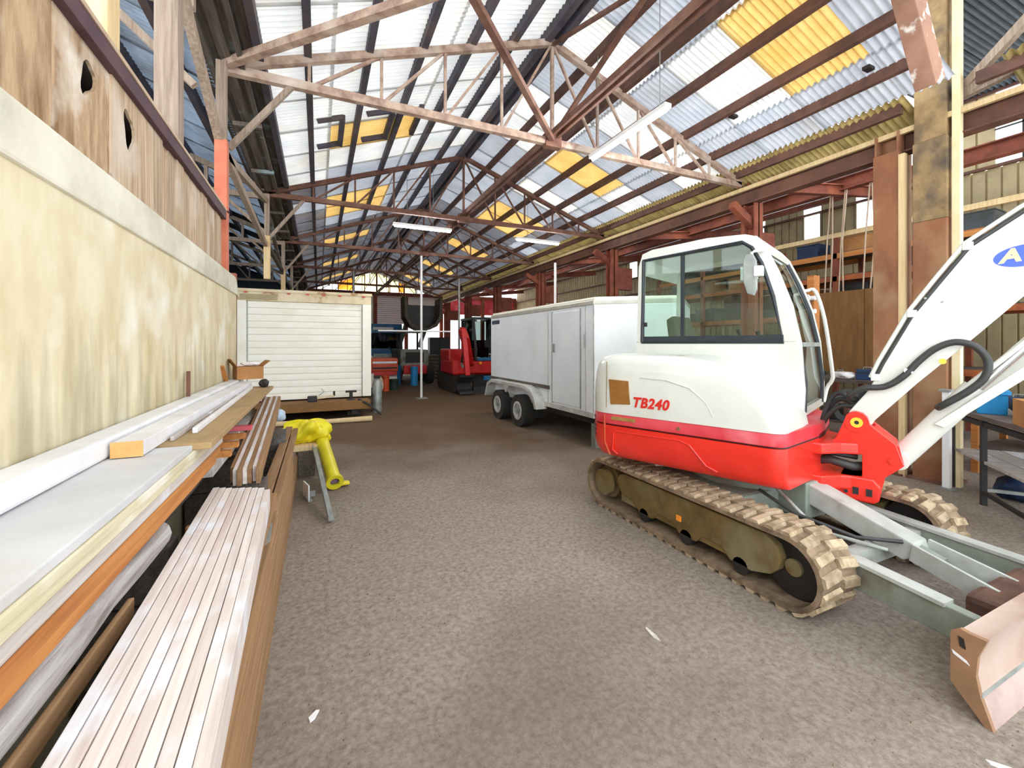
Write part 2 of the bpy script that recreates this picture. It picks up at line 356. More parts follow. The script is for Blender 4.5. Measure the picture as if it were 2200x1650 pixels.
MB().box(-.86, -.775, .9, 4.76, 2.70, 2.775).build('rail', W['rail'], wl, bevel=.006)
MB().box(-.87, -.77, .9, 4.76, 2.775, 2.795).build('rail_edge', W['pale_edge'], wl)

# ---- corrugated sheets
def corr_mesh(name, x0, x1, zf, wd, m, off=.17, pitch=.076, amp=.019, seg=8):
    n = int(wd/pitch*seg); rows = []
    xs = [x0, x1]
    for x in xs:
        rows.append([(x, wd*k/n, zf(x) + off + amp*math.sin(2*math.pi*(wd*k/n)/pitch)) for k in range(n+1)])
    mb = MB(); mb.surf(rows); me = mb.mesh(name, m, smooth=60); return me
ceil = sempty('ceiling')
SW = .8
lsegs = [(2.80,1.42),(1.46,.12),(.16,-.62)]
rsegs = [(2.72,4.1),(4.06,5.42),(5.38,6.12),(6.08,6.8)]
meshes = {}
for i, (a, b) in enumerate(lsegs): meshes['L', i] = corr_mesh('roof_sheet', a, b, zr, SW + .05, W['sheet_white'], .17 + .012*i*-1)
for i, (a, b) in enumerate(rsegs): meshes['R', i] = corr_mesh('roof_sheet', a, b, zr, SW + .05, W['sheet_grey'], .17 - .012*i)
half = {i: corr_mesh('roof_sheet', rsegs[i][0], rsegs[i][1], zr, .42, W['sheet_grey'], .17 - .012*i) for i in (1, 2)}
ny = 31
for j in range(ny):
    y = .15 + j*SW; yc = y + SW/2
    sky = abs((yc - 2.95) % 3.8) < .42 or abs((yc - 2.95) % 3.8 - 3.8) < .42
    for sd, segs in (('L', lsegs), ('R', rsegs)):
        for i in range(len(segs)):
            if sd == 'L':
                m = W['sheet_yellow'] if (i == 1 and sky and yc > 4) else (W['sheet_white'] if (yc < 8 or random.random() < .5) else W['sheet_grey'])
            else:
                m = W['sheet_grey'] if random.random() < .75 else W['sheet_white']
                if i == 0 and random.random() < .35: m = W['sheet_white']
                if i == 1 and sky: m = W['sheet_yellow']
                if i == 3: m = W['sheet_olive']
                if i == 3 and 1.8 < yc < 2.5: continue
                if i in (1, 2) and yc < 2.5:
                    if yc > 1.8: put('roof_sheet', half[i], ceil, (0, 2.13, 0), mat=W['sheet_grey'])
                    continue
            if yc > 9 and m in (W['sheet_white'], W['sheet_grey']): m = W['sheet_far_dimmed'] if (yc > 12 or random.random() < .5) else W['sheet_grey']  # sheets farther in swap to the darkened copy
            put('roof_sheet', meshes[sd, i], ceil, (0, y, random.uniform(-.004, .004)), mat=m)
for x in (-.52, -.1, .5, 1.09, 1.67, 2.22): MB().box(x-.035, x+.035, .9, 24.8, zr(x)+.03, zr(x)+.155).build('purlin', W['purlin_dark'], ceil)
for x in (2.68, 2.84): MB().box(x-.045, x+.045, .9, 24.8, zr(x)+.0, zr(x)+.14).build('ridge_beam', W['purlin_dark'], ceil)
MB().box(6.168, 6.232, .2, 2.0, zr(6.2)+.03, zr(6.2)+.15).build('purlin', W['purlin_brown'], ceil)
for x in (3.32, 3.9, 4.48, 5.06, 5.64, 6.2): MB().box(x-.032, x+.032, .2 if x < 4.6 else (2.62 if x > 6 else 2.15), 24.8, zr(x)+.03, zr(x)+.15).build('purlin', W['purlin_brown'], ceil)
# dark battens framing the yellow skylight sheets of the left slope
for yy in (6.3, 7.14):
    for xa, xb in ((-.02, .3), (.62, .98)):
        MB().beam((xa, yy, zr(xa)+.12), (xb, yy, zr(xb)+.12), .05, .07).build('skylight_batten', W['purlin_dark'], ceil)
for xx in (.3, .98, 1.4): MB().beam((xx, 6.3, zr(xx)+.11), (xx, 7.14, zr(xx)+.11), .07, .09).build('skylight_batten', W['purlin_dark'], ceil)
# two small holes' dark patches on the right slope
for (x, yy) in ((5.5, 2.62), (5.2, 4.06)): MB().box(x-.05, x+.06, yy-.035, yy+.035, zr(x)+.1, zr(x)+.135).build('roof_patch', W['black'], ceil)

# ---- main trusses
names = ['nearest', 'second', 'third', 'fourth', 'fifth', 'sixth', 'farthest']
for ti, y in enumerate(TY):
    lab = ['rusty steel roof truss over the open front, just above the photographer',
           'pale rusty steel roof truss nearest in view with strip light hung beside it',
           'second rusty steel roof truss from the front, two strip lights behind it',
           'third rusty roof truss from the front, white pole standing below it',
           'fourth rusty roof truss from the front, over the red excavator',
           'fifth rusty roof truss from the front, near the far gable',
           'last rusty roof truss right before the glazed far gable'][ti]
    t = thing('roof_truss', lab, 'truss', (0, y, 0), 0, 'roof trusses of the main bay')
    c1 = W['rust_pale'] if ti < 2 else W['rust']
    MB().beam((XL, 0, ZC), (XR, 0, ZC), .07, .085).build('bottom_chord', c1, t)
    MB().beam((XL, 0, ZC+.03), (XM, 0, ZP), .07, .08).build('top_chord', c1, t)
    MB().beam((XM, 0, ZP), (XR, 0, ZC+.03), .07, .08).build('top_chord', c1, t)
    MB().beam((XM, 0, ZC), (XM, 0, ZP), .04, .04, (0,1,0)).build('king_post', c1, t)
    MB().box(XM-.12, XM+.12, -.05, .05, ZC-.07, ZC+.1).build('gusset_plate', W['rust'], t, bevel=.01)
    for sgn, xe in ((-1, XL), (1, XR)):
        xs = [xe + (XM - xe)*k/5 for k in range(6)]
        for k in range(1, 5): MB().beam((xs[k], 0, ZC), (xs[k], 0, zr(xs[k])), .03, .03, (0,1,0)).build('web_post', c1, t)
        for k in range(1, 5): MB().beam((xs[k], 0, ZC), (xs[k+1], 0, zr(xs[k+1])), .03, .03).build('web_diagonal', c1, t)
        if sgn < 0: MB().beam((XL+.02, 0, 3.42), (XL+.56, 0, ZC-.02), .05, .05).build('knee_brace', W['timber_grey'], t)
# bracing in the first bay
def member(name, p, q, w_, h_, m, label, group=None):
    return tag(MB().beam(p, q, w_, h_).build(name, m), label, 'brace', group)
member('ceiling_brace', (XL, 4.75, ZC+.02), (XM, 1.15, ZC+.02), .07, .07, W['rust_pale'], 'rusty diagonal brace rising left from the truss end to the top of the picture')
member('ceiling_brace', (XM-.03, 4.75, ZC+.02), (XL, 1.15, ZC+.02), .06, .06, W['rust'], 'rusty diagonal brace from the truss middle towards the front left')
member('tie_rod', (XM, 4.8, ZC+.05), (XM, 1.1, ZP-.05), .045, .045, W['rust'], 'rusty tie rod climbing from the truss middle to the ridge')
member('tie_rod', (XM, 4.8, ZP-.03), (XM, 1.1, ZC+.05), .04, .04, W['rust'], 'rusty tie rod falling from the truss peak towards the front')
t = thing('ceiling_runner', 'long pair of rusty angle bars running along the middle of the trusses', 'beam', (0,0,0))
for x in (XM-.045, XM+.045): MB().box(x-.018, x+.018, 1.1, 23.4, ZC+.045, ZC+.115).build('angle_bar', W['rust'], t)

# ---- left column line, valley gutter and the neighbouring bay
for ti, y in enumerate(TY[1:], 1):
    lab = ['', 'salmon red steel post standing on the end of the concrete wall', 'pale post rising behind the cream box, nearest one', 'thin pale post of the left column line, under the third truss',
           'thin post of the left column line, under the fourth truss', 'thin post of the left column line, under the fifth truss', 'thin post of the left column line, under the last truss'][ti]
    t = thing('wall_post', lab, 'post', (XL-.02, y - .1 if ti == 1 else y, 0), 0, 'posts under the valley')
    z0 = {1: 2.2, 2: 2.69, 3: 2.72}.get(ti, 0)
    MB().box(-.05, .05, -.05, .05, z0, 3.44).build('lower_post', mat('salmon_post', '#d47a5c', '#bf674b', 5, .7) if ti == 1 else W['timber_pale'], t, bevel=.006)
    MB().box(-.04, .04, -.04, .04, 3.44, 4.17).build('upper_post', W['timber_grey'], t)
for y, m, l in ((3.22, W['timber_grey'], 'weathered grey timber post standing on the rail of the board wall'), (2.28, W['timber_pale'], 'pale timber post at the top left corner of the picture')):
    tag(MB().box(-.06, .06, -.06, .06, 2.79, 4.25).build('timber_post', m, loc=(-.83, y, 0), bevel=.008), l, 'post')
g = 'timber braces along the left column line'
for p, q, l in (((-.84, 3.1, 4.1), (-.84, 4.72, 3.44), 'grey timber brace falling to the head of the salmon red post'),
                ((-.84, 4.72, 3.44), (-.84, 8.5, 3.28), 'long grey timber running back from the salmon red post'),
                ((-.84, 4.9, 3.4), (-.84, 8.5, 4.05), 'grey timber brace rising behind the salmon red post'),
                ((-.84, 8.5, 3.35), (-.84, 12.2, 3.4), 'long dark timber between the second and third post of the left line'),
                ((-.84, 8.5, 4.0), (-.84, 12.2, 3.35), 'dark timber brace falling back above the cream box'),
                ((-.84, 12.2, 3.35), (-.84, 19.6, 3.5), 'farthest long timber of the left column line')):
    tag(MB().beam(p, q, .06, .08).build('timber_brace', W['timber_grey'] if p[1] < 6 else W['timber_dark'], loc=(0,0,0)), l, 'brace', g)
t = thing('valley_gutter', 'dark weathered planks of the valley gutter between the two roofs', 'gutter', (0,0,4.15))
for i, (x, z, w_) in enumerate(((-.60, .2, .09), (-.70, .1, .09), (-.79, .06, .09), (-.88, .1, .09), (-.97, .2, .09), (-.66, .03, .04), (-.92, .03, .04))):
    for ya, yb in ((.9, 6.2), (6.24, 12.3), (12.34, 18.5), (18.54, 24.6)):
        MB().box(x - w_/2, x + w_/2, ya, yb, z, z + .045).build('gutter_plank', W['timber_dark'], t)
MB().box(-1.12, -.54, .9, 24.6, .315, .33).build('gutter_lining', W['timber_dark'], t)
for y in TY[1:]:
    for k in (-1.1, 1.1): MB().beam((-.92, y + k, .0), (-.62, y + k, .02), .05, .05).build('gutter_bearer', W['timber_dark'], t)
cl = sempty('ceiling')
def zl(x): return 4.3 + SL*(-x - 1.0)
for i, (a, b) in enumerate(((-1.0, -2.6), (-2.55, -4.2))):
    me = corr_mesh('roof_sheet', a, b, zl, .85, W['sheet_blue'], .15)
    for j in range(30): put('roof_sheet', me, cl, (0, .9 + j*.8, random.uniform(-.004,.004)), mat=W['sheet_blue'] if random.random() < .8 else W['sheet_dark'])
for x in (-1.35, -1.95, -2.55, -3.15, -3.8): MB().box(x-.035, x+.035, .9, 24.6, zl(x)+.01, zl(x)+.135).build('purlin', W['purlin_dark'], cl)
for ti, y in enumerate(TY[1:6]):
    t = thing('side_truss', ['grey timber truss of the left bay seen over the board wall', 'second timber truss of the left bay, behind the salmon red post', 'third timber truss of the left bay', 'fourth timber truss of the left bay', 'fifth timber truss of the left bay'][ti], 'truss', (0, y, 0), 0, 'trusses of the left bay')
    yo = -.9 if ti == 0 else 0
    MB().beam((-.85, yo, 4.12), (-4.2, yo, 4.12), .07, .09).build('bottom_chord', W['timber_grey'], t)
    MB().beam((-.85, yo, 4.25), (-4.2, yo, zl(-4.2)), .07, .09).build('top_chord', W['timber_grey'], t)
    for x in (-1.7, -2.5, -3.3): MB().beam((x, yo, 4.12), (x, yo, zl(x)), .05, .05, (0,1,0)).build('web_post', W['timber_grey'], t)
    for x in (-1.7, -2.5, -3.3): MB().beam((x, yo, 4.12), (x-.8, yo, zl(x-.8)), .05, .05).build('web_diagonal', W['timber_grey'], t)
    MB().beam((-.85, yo, 3.5), (-1.5, yo, 4.1), .05, .05).build('knee_brace', W['timber_grey'], t)
struct(MB().box(-4.35, -4.2, 5.2, 24.6, 0, 5.6).build('wall_left', W['sheet_dark']))
struct(MB().box(-4.2, -.8, 24.5, 24.65, 0, 5.6).build('wall_back', W['sheet_dark']))

# ---- right column line
tag(MB().ibeam((6.43, .9, 3.985), (6.43, 24.6, 3.985), .17, .28).build('eave_beam', W['steel_brown']), 'long brown steel beam under the right eave of the main roof', 'beam')
tag(MB().box(6.3, 6.35, .9, 24.6, 4.05, 4.11).build('wall_plate', W['timber_pale']), 'long pale timber plate lying along the right eave beam', 'beam')
def hcol(name, label, x, y, w_, d_, z1, m, axis='x', group='columns of the right line'):
    t = thing(name, label, 'column', (x, y, 0), 0, group)
    if axis == 'x':
        MB().box(-w_/2, w_/2, -d_/2, -d_/2 + .02, 0, z1).build('flange', m, t); MB().box(-w_/2, w_/2, d_/2 - .02, d_/2, 0, z1).build('flange', m, t)
        MB().box(-.012, .012, -d_/2, d_/2, 0, z1).build('web', m, t)
    else:
        MB().box(-w_/2, -w_/2 + .02, -d_/2, d_/2, 0, z1).build('flange', m, t); MB().box(w_/2 - .02, w_/2, -d_/2, d_/2, 0, z1).build('flange', m, t)
        MB().box(-w_/2, w_/2, -.012, .012, 0, z1).build('web', m, t)
    MB().box(-w_*.7, w_*.7, -d_*.7, d_*.7, 0, .02).build('base_plate', W['rust'], t)
    return t
labs = ['pair-mate red column under the nearest truss in view, behind the excavator cab', 'red steel column behind the white trailer, under the second truss', 'red steel column over the far end of the white trailer', 'red steel column between white trailer and red excavator', 'distant red steel column of the right line, under the fifth truss', 'farthest red steel column of the right line']
for i, y in enumerate(TY[1:]):
    t = hcol('steel_column', labs[i], 6.5, y - .1, .2, .2, 3.86, W['rust_red'])
    MB().box(.1, .3, .12, .3, 0, 4.2).build('side_post', W['rust_red'], t)
    MB().beam((-.0, .0, 3.5), (-.5, .0, 3.78), .1, .12).build('haunch', W['rust_red'], t)
    MB().beam((.3, .2, 3.2), (.75, .2, 3.2), .12, .55).build('bracket_plate', W['rust_red'], t)
# the two big columns in the foreground
t = hcol('box_column', 'broad rusty column with a soot black upper part, left of the pair by the boom', 6.42, 2.8, .3, .24, 4.1, W['col'])
MB().box(-.17, -.105, -.185, -.125, 0, 3.8).build('timber_strip', W['timber_pale'], t)
MB().box(-.16, -.13, -.13, .13, 0, 3.86).build('side_plate', W['col'], t)
t = thing('box_column', 'widest rusty brown column in front, cream pole strapped to its right side', 'column', (6.42, 2.4, 0), 0)
MB().box(-.16, .16, -.15, .15, 0, 2.95).build('lower_shaft', W['col'], t, bevel=.012)
MB().box(-.16, .16, -.15, .15, 2.95, 3.86).build('upper_shaft', W['col_dirty'], t, bevel=.012)
MB().box(-.15, .15, -.14, .14, 3.86, 6.0).build('head_shaft', W['col_dirty'], t, bevel=.01)
MB().box(-.2, .2, -.19, .19, 0, .03).build('base_plate', W['rust'], t)
tag(MB().box(-.035, .035, -.035, .035, 0, 5.9).build('cream_pole', mat('cream_pole', '#efe0b4', '#e2cf9c', 4, .6), loc=(6.33, 2.19, 0), bevel=.004), 'tall cream square pole fixed beside the widest brown column', 'pole')
tag(MB().beam((4.40, 1.9, 4.86), (4.975, 1.9, 3.87), .2, .15, (0,1,0)).build('hanging_timber', mat('flaking_timber', '#a8806a', '#8c6450', 4, .8, c3='#e9e2d8', s3=5, lo3=.55, hi3=.62, bump=.2), bevel=.01), 'heavy brown timber with flaking white paint hanging before the columns', 'timber')
g = 'timber props at the top right'
for p, q, l in (((6.45, 2.2, 4.35), (6.0, .95, 5.2), 'steep brown timber strut at the top right corner'), ((6.45, 2.2, 4.3), (6.2, .6, 4.75), 'lower brown timber strut at the top right corner'), ((6.45, 2.25, 4.28), (6.3, .5, 4.5), 'pale round timber strut at the right edge under the roof')):
    tag(MB().beam(p, q, .07, .09).build('timber_strut', W['timber_grey']), l, 'strut', g)
tag(MB().tube([(6.3, 1.7, 4.35), (6.28, 1.5, 3.95), (6.3, 1.2, 3.7)], .01, 6).build('loose_cable', W['rust_pale']), 'loose cable hanging below the eave at the right edge', 'cable')

# ---- right bay: low roof, skylights, purlins, rafters
cr = sempty('ceiling')
def zq(x): return 4.32 + .135*(x - 6.5)
m1 = corr_mesh('roof_sheet', 6.55, 8.3, zq, 1.03, W['sheet_grey'], .1); m2 = corr_mesh('roof_sheet', 8.9, 11.55, zq, 1.03, W['sheet_grey'], .1)
for j in range(20):
    for me in (m1, m2): put('roof_sheet', me, cr, (0, 4.25 + j, random.uniform(-.004,.004)), mat=W['sheet_grey'] if random.random() < .7 else W['sheet_white'])
panes = [(4.35,4.85),(5.35,5.85),(7.05,7.55),(7.95,8.45),(10.8,11.3),(11.7,12.2),(14.5,15),(15.4,15.9),(18.2,18.7)]
yc = 4.25
for a, b in panes + [(24.2, 24.3)]:
    MB().add([(8.25,yc,zq(8.25)+.11),(8.95,yc,zq(8.95)+.11),(8.95,a,zq(8.95)+.11),(8.25,a,zq(8.25)+.11)], [(0,1,2,3)]).build('roof_strip', W['sheet_grey'], cr)
    yc = b
for i, (a, b) in enumerate(panes):
    o = MB().add([(8.27,a,zq(8.27)+.1),(8.93,a,zq(8.93)+.1),(8.93,b,zq(8.93)+.1),(8.27,b,zq(8.27)+.1)], [(0,1,2,3)]).build('skylight_pane', W['sky_pane'], cr)
for x in (7.3, 8.15, 10.0, 10.9): MB().box(x-.05, x+.05, 4.2, 24.5, zq(x)-.04, zq(x)+.08).build('purlin', W['rust_red'], cr)
MB().ibeam((9.15, 4.2, zq(9.15)-.06), (9.15, 24.5, zq(9.15)-.06), .16, .24).build('purlin', W['rust_red'], cr)
for y in TY[1:]: MB().ibeam((6.5, y, zq(6.5)-.12), (11.4, y, zq(11.4)-.2), .12, .2).build('rafter', W['rust_red'], cr)
tag(MB().ibeam((9.15, -.6, 4.44), (9.15, 4.2, 4.44), .16, .24).build('red_beam', W['rust_red']), 'red steel beam crossing before the tall window at the right edge', 'beam')
cn = sempty('ceiling')
me = corr_mesh('roof_sheet', 6.7, 11.6, lambda x: 6.3, 1.03, W['sheet_dark'], 0)
for j in range(4): put('roof_sheet', me, cn, (0, .2 + j, 0))
me = corr_mesh('roof_sheet', 3.6, 6.75, lambda x: 6.28, 1.03, W['sheet_dark'], 0)  # canopy sheets added in dark colour to keep the upper right corner dark
for j in range(3): put('roof_sheet', me, cn, (0, -.2 + j, 0))
# ---- right wall with girts and windows
wr = sempty('wall_right')
def wpanel(y0, y1, z0, z1):
    pts = []; n = max(1, round((y1-y0)/.22)); st = (y1-y0)/n
    for k in range(n): b = y0 + k*st; pts += [(11.5, b), (11.5, b + st - .035), (11.53, b + st - .03), (11.53, b + st - .005)]
    pts += [(11.5, y1)]
    rows = [[(x, yy, z) for x, yy in pts] for z in (z0, z1)]
    MB().surf(rows).build('wall_sheet', W['beige_wall'], wr)
yy = -1.0
while yy < 24.5: wpanel(yy, min(yy+1.0, 24.5), 0, 4.19); yy += 1.0
wins = [(5.33,5.72),(6.48,6.9),(7.95,8.4),(9.6,10.1),(13.2,13.7)]
prev = 4.0
for a, b in wins + [(24.5, 24.6)]:
    q = prev
    while q < a - .01: e = min(q + 1.0, a); wpanel(q, e, 4.19, 5.12); q = e
    prev = b
for q in (-1, 0, 1, 2, 3): wpanel(q, q+1.0, 4.19, 4.85)
wpanel(3.46, 4.0, 4.85, 6.3); 
for z, h in ((4.87, .05), (4.19, .05), (3.55, .05)): MB().box(11.42, 11.49, -1, 24.5, z-h/2, z+h/2).build('girt', W['steel_brown'], wr)
MB().box(11.46, 11.56, -1, 4.0, 6.25, 6.35).build('girt', W['steel_brown'], wr)
for i, (a, b) in enumerate(wins):
    wn = sempty('window_%d' % (i+1))
    MB().box(11.5, 11.51, a, b, 4.19, 4.87).build('pane', W['sky_pane'], wn)
    for yv in (a, b): MB().box(11.47, 11.53, yv-.015, yv+.015, 4.19, 4.87).build('frame_bar', W['beige_line'], wn)
wn = sempty('window_6')
for ya, yb in ((2.5, 3.46), (1.5, 2.48), (.5, 1.48)): MB().box(11.5, 11.51, ya, yb, 4.87, 6.25).build('pane', W['sky_pane'], wn)
for yv in (3.1, 2.49, 1.49): MB().box(11.46, 11.5, yv-.02, yv+.02, 4.87, 6.25).build('mullion', W['black'], wn)
for zv in (5.3, 5.55): MB().box(11.46, 11.49, .4, 3.46, zv-.012, zv+.012).build('glazing_bar', W['black'], wn)

# ---- far gable end
wb = sempty('wall_back')
YE = 24.6
for x in (-.8, 2.85, 4.55, 6.6, 9.2, 11.4): MB().box(x-.1, x+.1, YE-.1, YE+.1, 0, 4.35).build('end_post', W['rust_red'], wb)
MB().box(-.8, 11.5, YE-.08, YE+.08, 4.3, 4.48).build('header_beam', W['rust_red'], wb)
n = 14
for k in range(n):
    z0 = 2.7 + k*(4.3-2.7)/n
    MB().box(2.95, 4.45, YE-.03, YE+.01, z0+.012, z0+(4.3-2.7)/n-.012).build('shutter_slat', W['skin_white'], wb)
MB().box(2.95, 4.45, YE+.02, YE+.03, 2.7, 4.3).build('shutter_backing', W['red_faded'], wb)
MB().box(-.7, 2.75, YE-.02, YE+.02, 0, 4.3).build('end_panel', W['cream'], wb)
MB().box(6.7, 11.4, YE-.02, YE+.02, 3.35, 4.3).build('end_panel', W['red_faded'], wb)
MB().box(4.65, 6.5, YE-.02, YE+.02, 3.1, 4.3).build('end_panel', W['skin_white'], wb)
wy = mat('milky_yellow_pane', '#f3e7a0', rough=.5, trans=.8); wo = mat('milky_orange_pane', '#f08a2a', rough=.5, trans=.7)
xs = [-.6, .2, .95, 1.7, 2.3, 2.95, 3.6, 4.15, 4.45, 5.1, 5.8, 6.3]
for k in range(len(xs)-1):
    a, b = xs[k], xs[k+1]
    m = wo if k in (2, 7) else (wy if k in (3, 4, 5, 6, 8) else W['sky_pane'])
    for z0, z1 in ((4.5, 4.86), (4.9, 5.9)):
        za, zb = min(z1, zr(a)+.1), min(z1, zr(b)+.1)
        if max(za, zb) <= z0: continue
        MB().add([(a+.02, YE, z0), (b-.02, YE, z0), (b-.02, YE, max(zb, z0)), (a+.02, YE, max(za, z0))], [(0,1,2,3)]).build('gable_pane', m, wb)
for k in xs[1:-1]: MB().box(k-.025, k+.025, YE-.05, YE-.005, 4.45, zr(k)+.12).build('mullion', W['rust_red'], wb)
MB().box(-.3, 5.9, YE-.05, YE-.01, 4.86, 4.9).build('transom', W['rust_red'], wb)
# ================================================================== WHITE AND RED EXCAVATOR
ex = thing('excavator', 'white and red tracked mini excavator with cab, boom and dozer blade', 'excavator', (3.5, 2.5, 0))
UA = R(-68)
def u(f, r, z): return (f, -r, z)
def UB(mb, name, m, parent=ex, smooth=None, bevel=0):
    return mb.build(name, m, parent, (0,0,0), (0,0,UA) if parent is ex else (0,0,0), smooth, bevel)
def fr(d): return lambda a, b, d_: u(a, d_, b)
def spow(x, p): return math.copysign(abs(x)**p, x)
def rear_arc(ins):
    pts = []
    for k in range(9):
        t = R(90)*k/8; pts.append((-.85 - (.33-ins)*spow(math.sin(t), .7), .48 + (.47-ins)*spow(math.cos(t), .7)))
    pts += [(-1.215+ins, .2), (-1.18+ins, -.13)]
    for k in range(1, 8):
        t = R(90)*k/7; pts.append((-.85 - (.33-ins)*spow(math.cos(t), .7), -.13 - (.46-ins)*spow(math.sin(t), .7)))
    return pts
def body_loop(ins, front=.48):
    pts = [(front+.02, .08), (front+.01, .3)]
    for k in range(1, 9):
        t = R(90)*k/8; pts.append((.26 + .14*spow(math.cos(t), .7), .80 + (.15-ins)*spow(math.sin(t), .7)))
    pts += [(-.3, .95-ins), (-.7, .95-ins)] + rear_arc(ins) + [(-.4, -.59+ins), (.3, -.59+ins), (front-.03, -.5+ins), (front, -.3)]
    return pts
def hood_loop(fm, ins):
    pts = [(fm, .34), (fm-.005, .55)]
    for k in range(0, 10):
        t = R(90)*k/9; pts.append((fm-.16 + .13*spow(math.cos(t), .7), .78 + (.17-ins)*spow(math.sin(t), .7)))
    pts += [(min(-.5, fm-.33), .95-ins), (-.7, .95-ins)] + rear_arc(ins)
    pts += [(-.93, -.56+ins), (-.93, -.1), (-.93, .34), (min(-.5, fm-.05), .34), (min(-.1, fm-.02), .34)]
    return pts
UB(MB().loft([[u(a, b, z) for a, b in body_loop(i)] for z, i in ((.565,.16),(.57,.09),(.59,.045),(.64,.015),(.72,0),(.852,0))]), 'lower_skirt', W['red_pt'], smooth=40)
UB(MB().loft([[u(a, b, z) for a, b in body_loop(.03)] for z in (.84,.88)]), 'skirt_seam', W['black'])
UB(MB().loft([[u(a, b, z) for a, b in body_loop(i)] for z, i in ((.864,.004),(.87,-.003),(.945,.0),(.955,.008))]), 'red_band', W['red_faded'], smooth=40)
UB(MB().loft([[u(a, b, z) for a, b in hood_loop(f, i)] for z, f, i in ((.955,.43,.0),(1.03,.415,0),(1.12,.37,.0),(1.22,.29,.005),(1.31,.19,.015),(1.38,.07,.035),(1.43,-.08,.075),(1.455,-.22,.13),(1.465,-.34,.2))]), 'engine_hood', W['white_pt'], smooth=50)
# panel embossing on the skirt, arc on the hood, seam and drawn highlight of the rear corner
def rline(pts, r, rad, m, name): return UB(MB().tube([u(a, r, b) for a, b in pts], rad, 6), name, m)
rline([(-.86,.80),(-.87,.65),(-.82,.62)], .951, .008, W['red_pt'], 'skirt_bead'); rline([(-.84,.81),(-.3,.815),(-.22,.79),(-.1,.66),(-.02,.63)], .951, .007, W['red_pt'], 'skirt_bead')
rline([(-.62,1.28),(-.4,1.27),(-.22,1.22),(-.1,1.12),(-.05,1.02)], .949, .004, W['white_pt'], 'hood_bead')
rline([(-.93,1.40),(-.935,1.0)], .945, .004, W['beige_line'], 'rear_seam_and_glint'); rline([(-.955,.94),(-.95,.7),(-.9,.6)], .94, .01, W['orange_m'], 'rear_seam_and_glint')  # orange line is a highlight drawn along the seam
UB(MB().prism([(-.905,1.25),(-.725,1.243),(-.705,1.05),(-.888,1.037)], lambda a,b,d: u(a,d,b), .94, .957), 'side_vent', W['amber'], bevel=.004)
UB(MB().prism([(-.02,1.25),(.07,1.25),(.07,1.03),(-.01,1.03)], lambda a,b,d: u(-1.08+d*.6, .80-a*1.1-d*0, b), -.02, .02), 'rear_vent', W['amber'])
for z in (.905, .83, .79, .75): UB(MB().tube([u(a, b, z) for a, b in rear_arc(0)[3:7]], .009, 6), 'rear_slot', W['black'])
UB(MB().prism([(-.88,.935),(-.66,.935),(-.66,.905),(-.88,.905)], lambda a,b,d: u(a,d,b), .94, .957), 'gold_plate', mat('gold_plate', '#b0864a', '#8f6a35', 12, .5))
UB(MB().disc(u(-.3,.95,.905), (0,1,0), .014, .02), 'hood_lock', W['chrome'])
def text_mesh(name, s, size, m, parent, place, shear=0, bold=0, ext=.002):
    cu = bpy.data.curves.new(name, 'FONT'); cu.body = s; cu.size = size; cu.shear = shear; cu.extrude = ext; cu.offset = bold; cu.space_character = 1.1; cu.align_x = 'CENTER'; cu.align_y = 'CENTER'; cu.resolution_u = 3
    to = bpy.data.objects.new(name, cu); COL.objects.link(to); bpy.context.view_layer.update()
    me = bpy.data.meshes.new_from_object(to.evaluated_get(bpy.context.evaluated_depsgraph_get())); bpy.data.objects.remove(to)
    for v in me.vertices: v.co = place(*v.co)
    me.materials.clear(); me.materials.append(m); return put(name, me, parent, (0,0,0), (0,0,UA) if parent is ex else (0,0,0))
text_mesh('model_lettering', 'TB240', .112, mat('red_letters', '#d8281f', rough=.5), ex, lambda x, y, z: u(-.535 + x*.95, .953 + z, 1.07 + y), .25, .004)
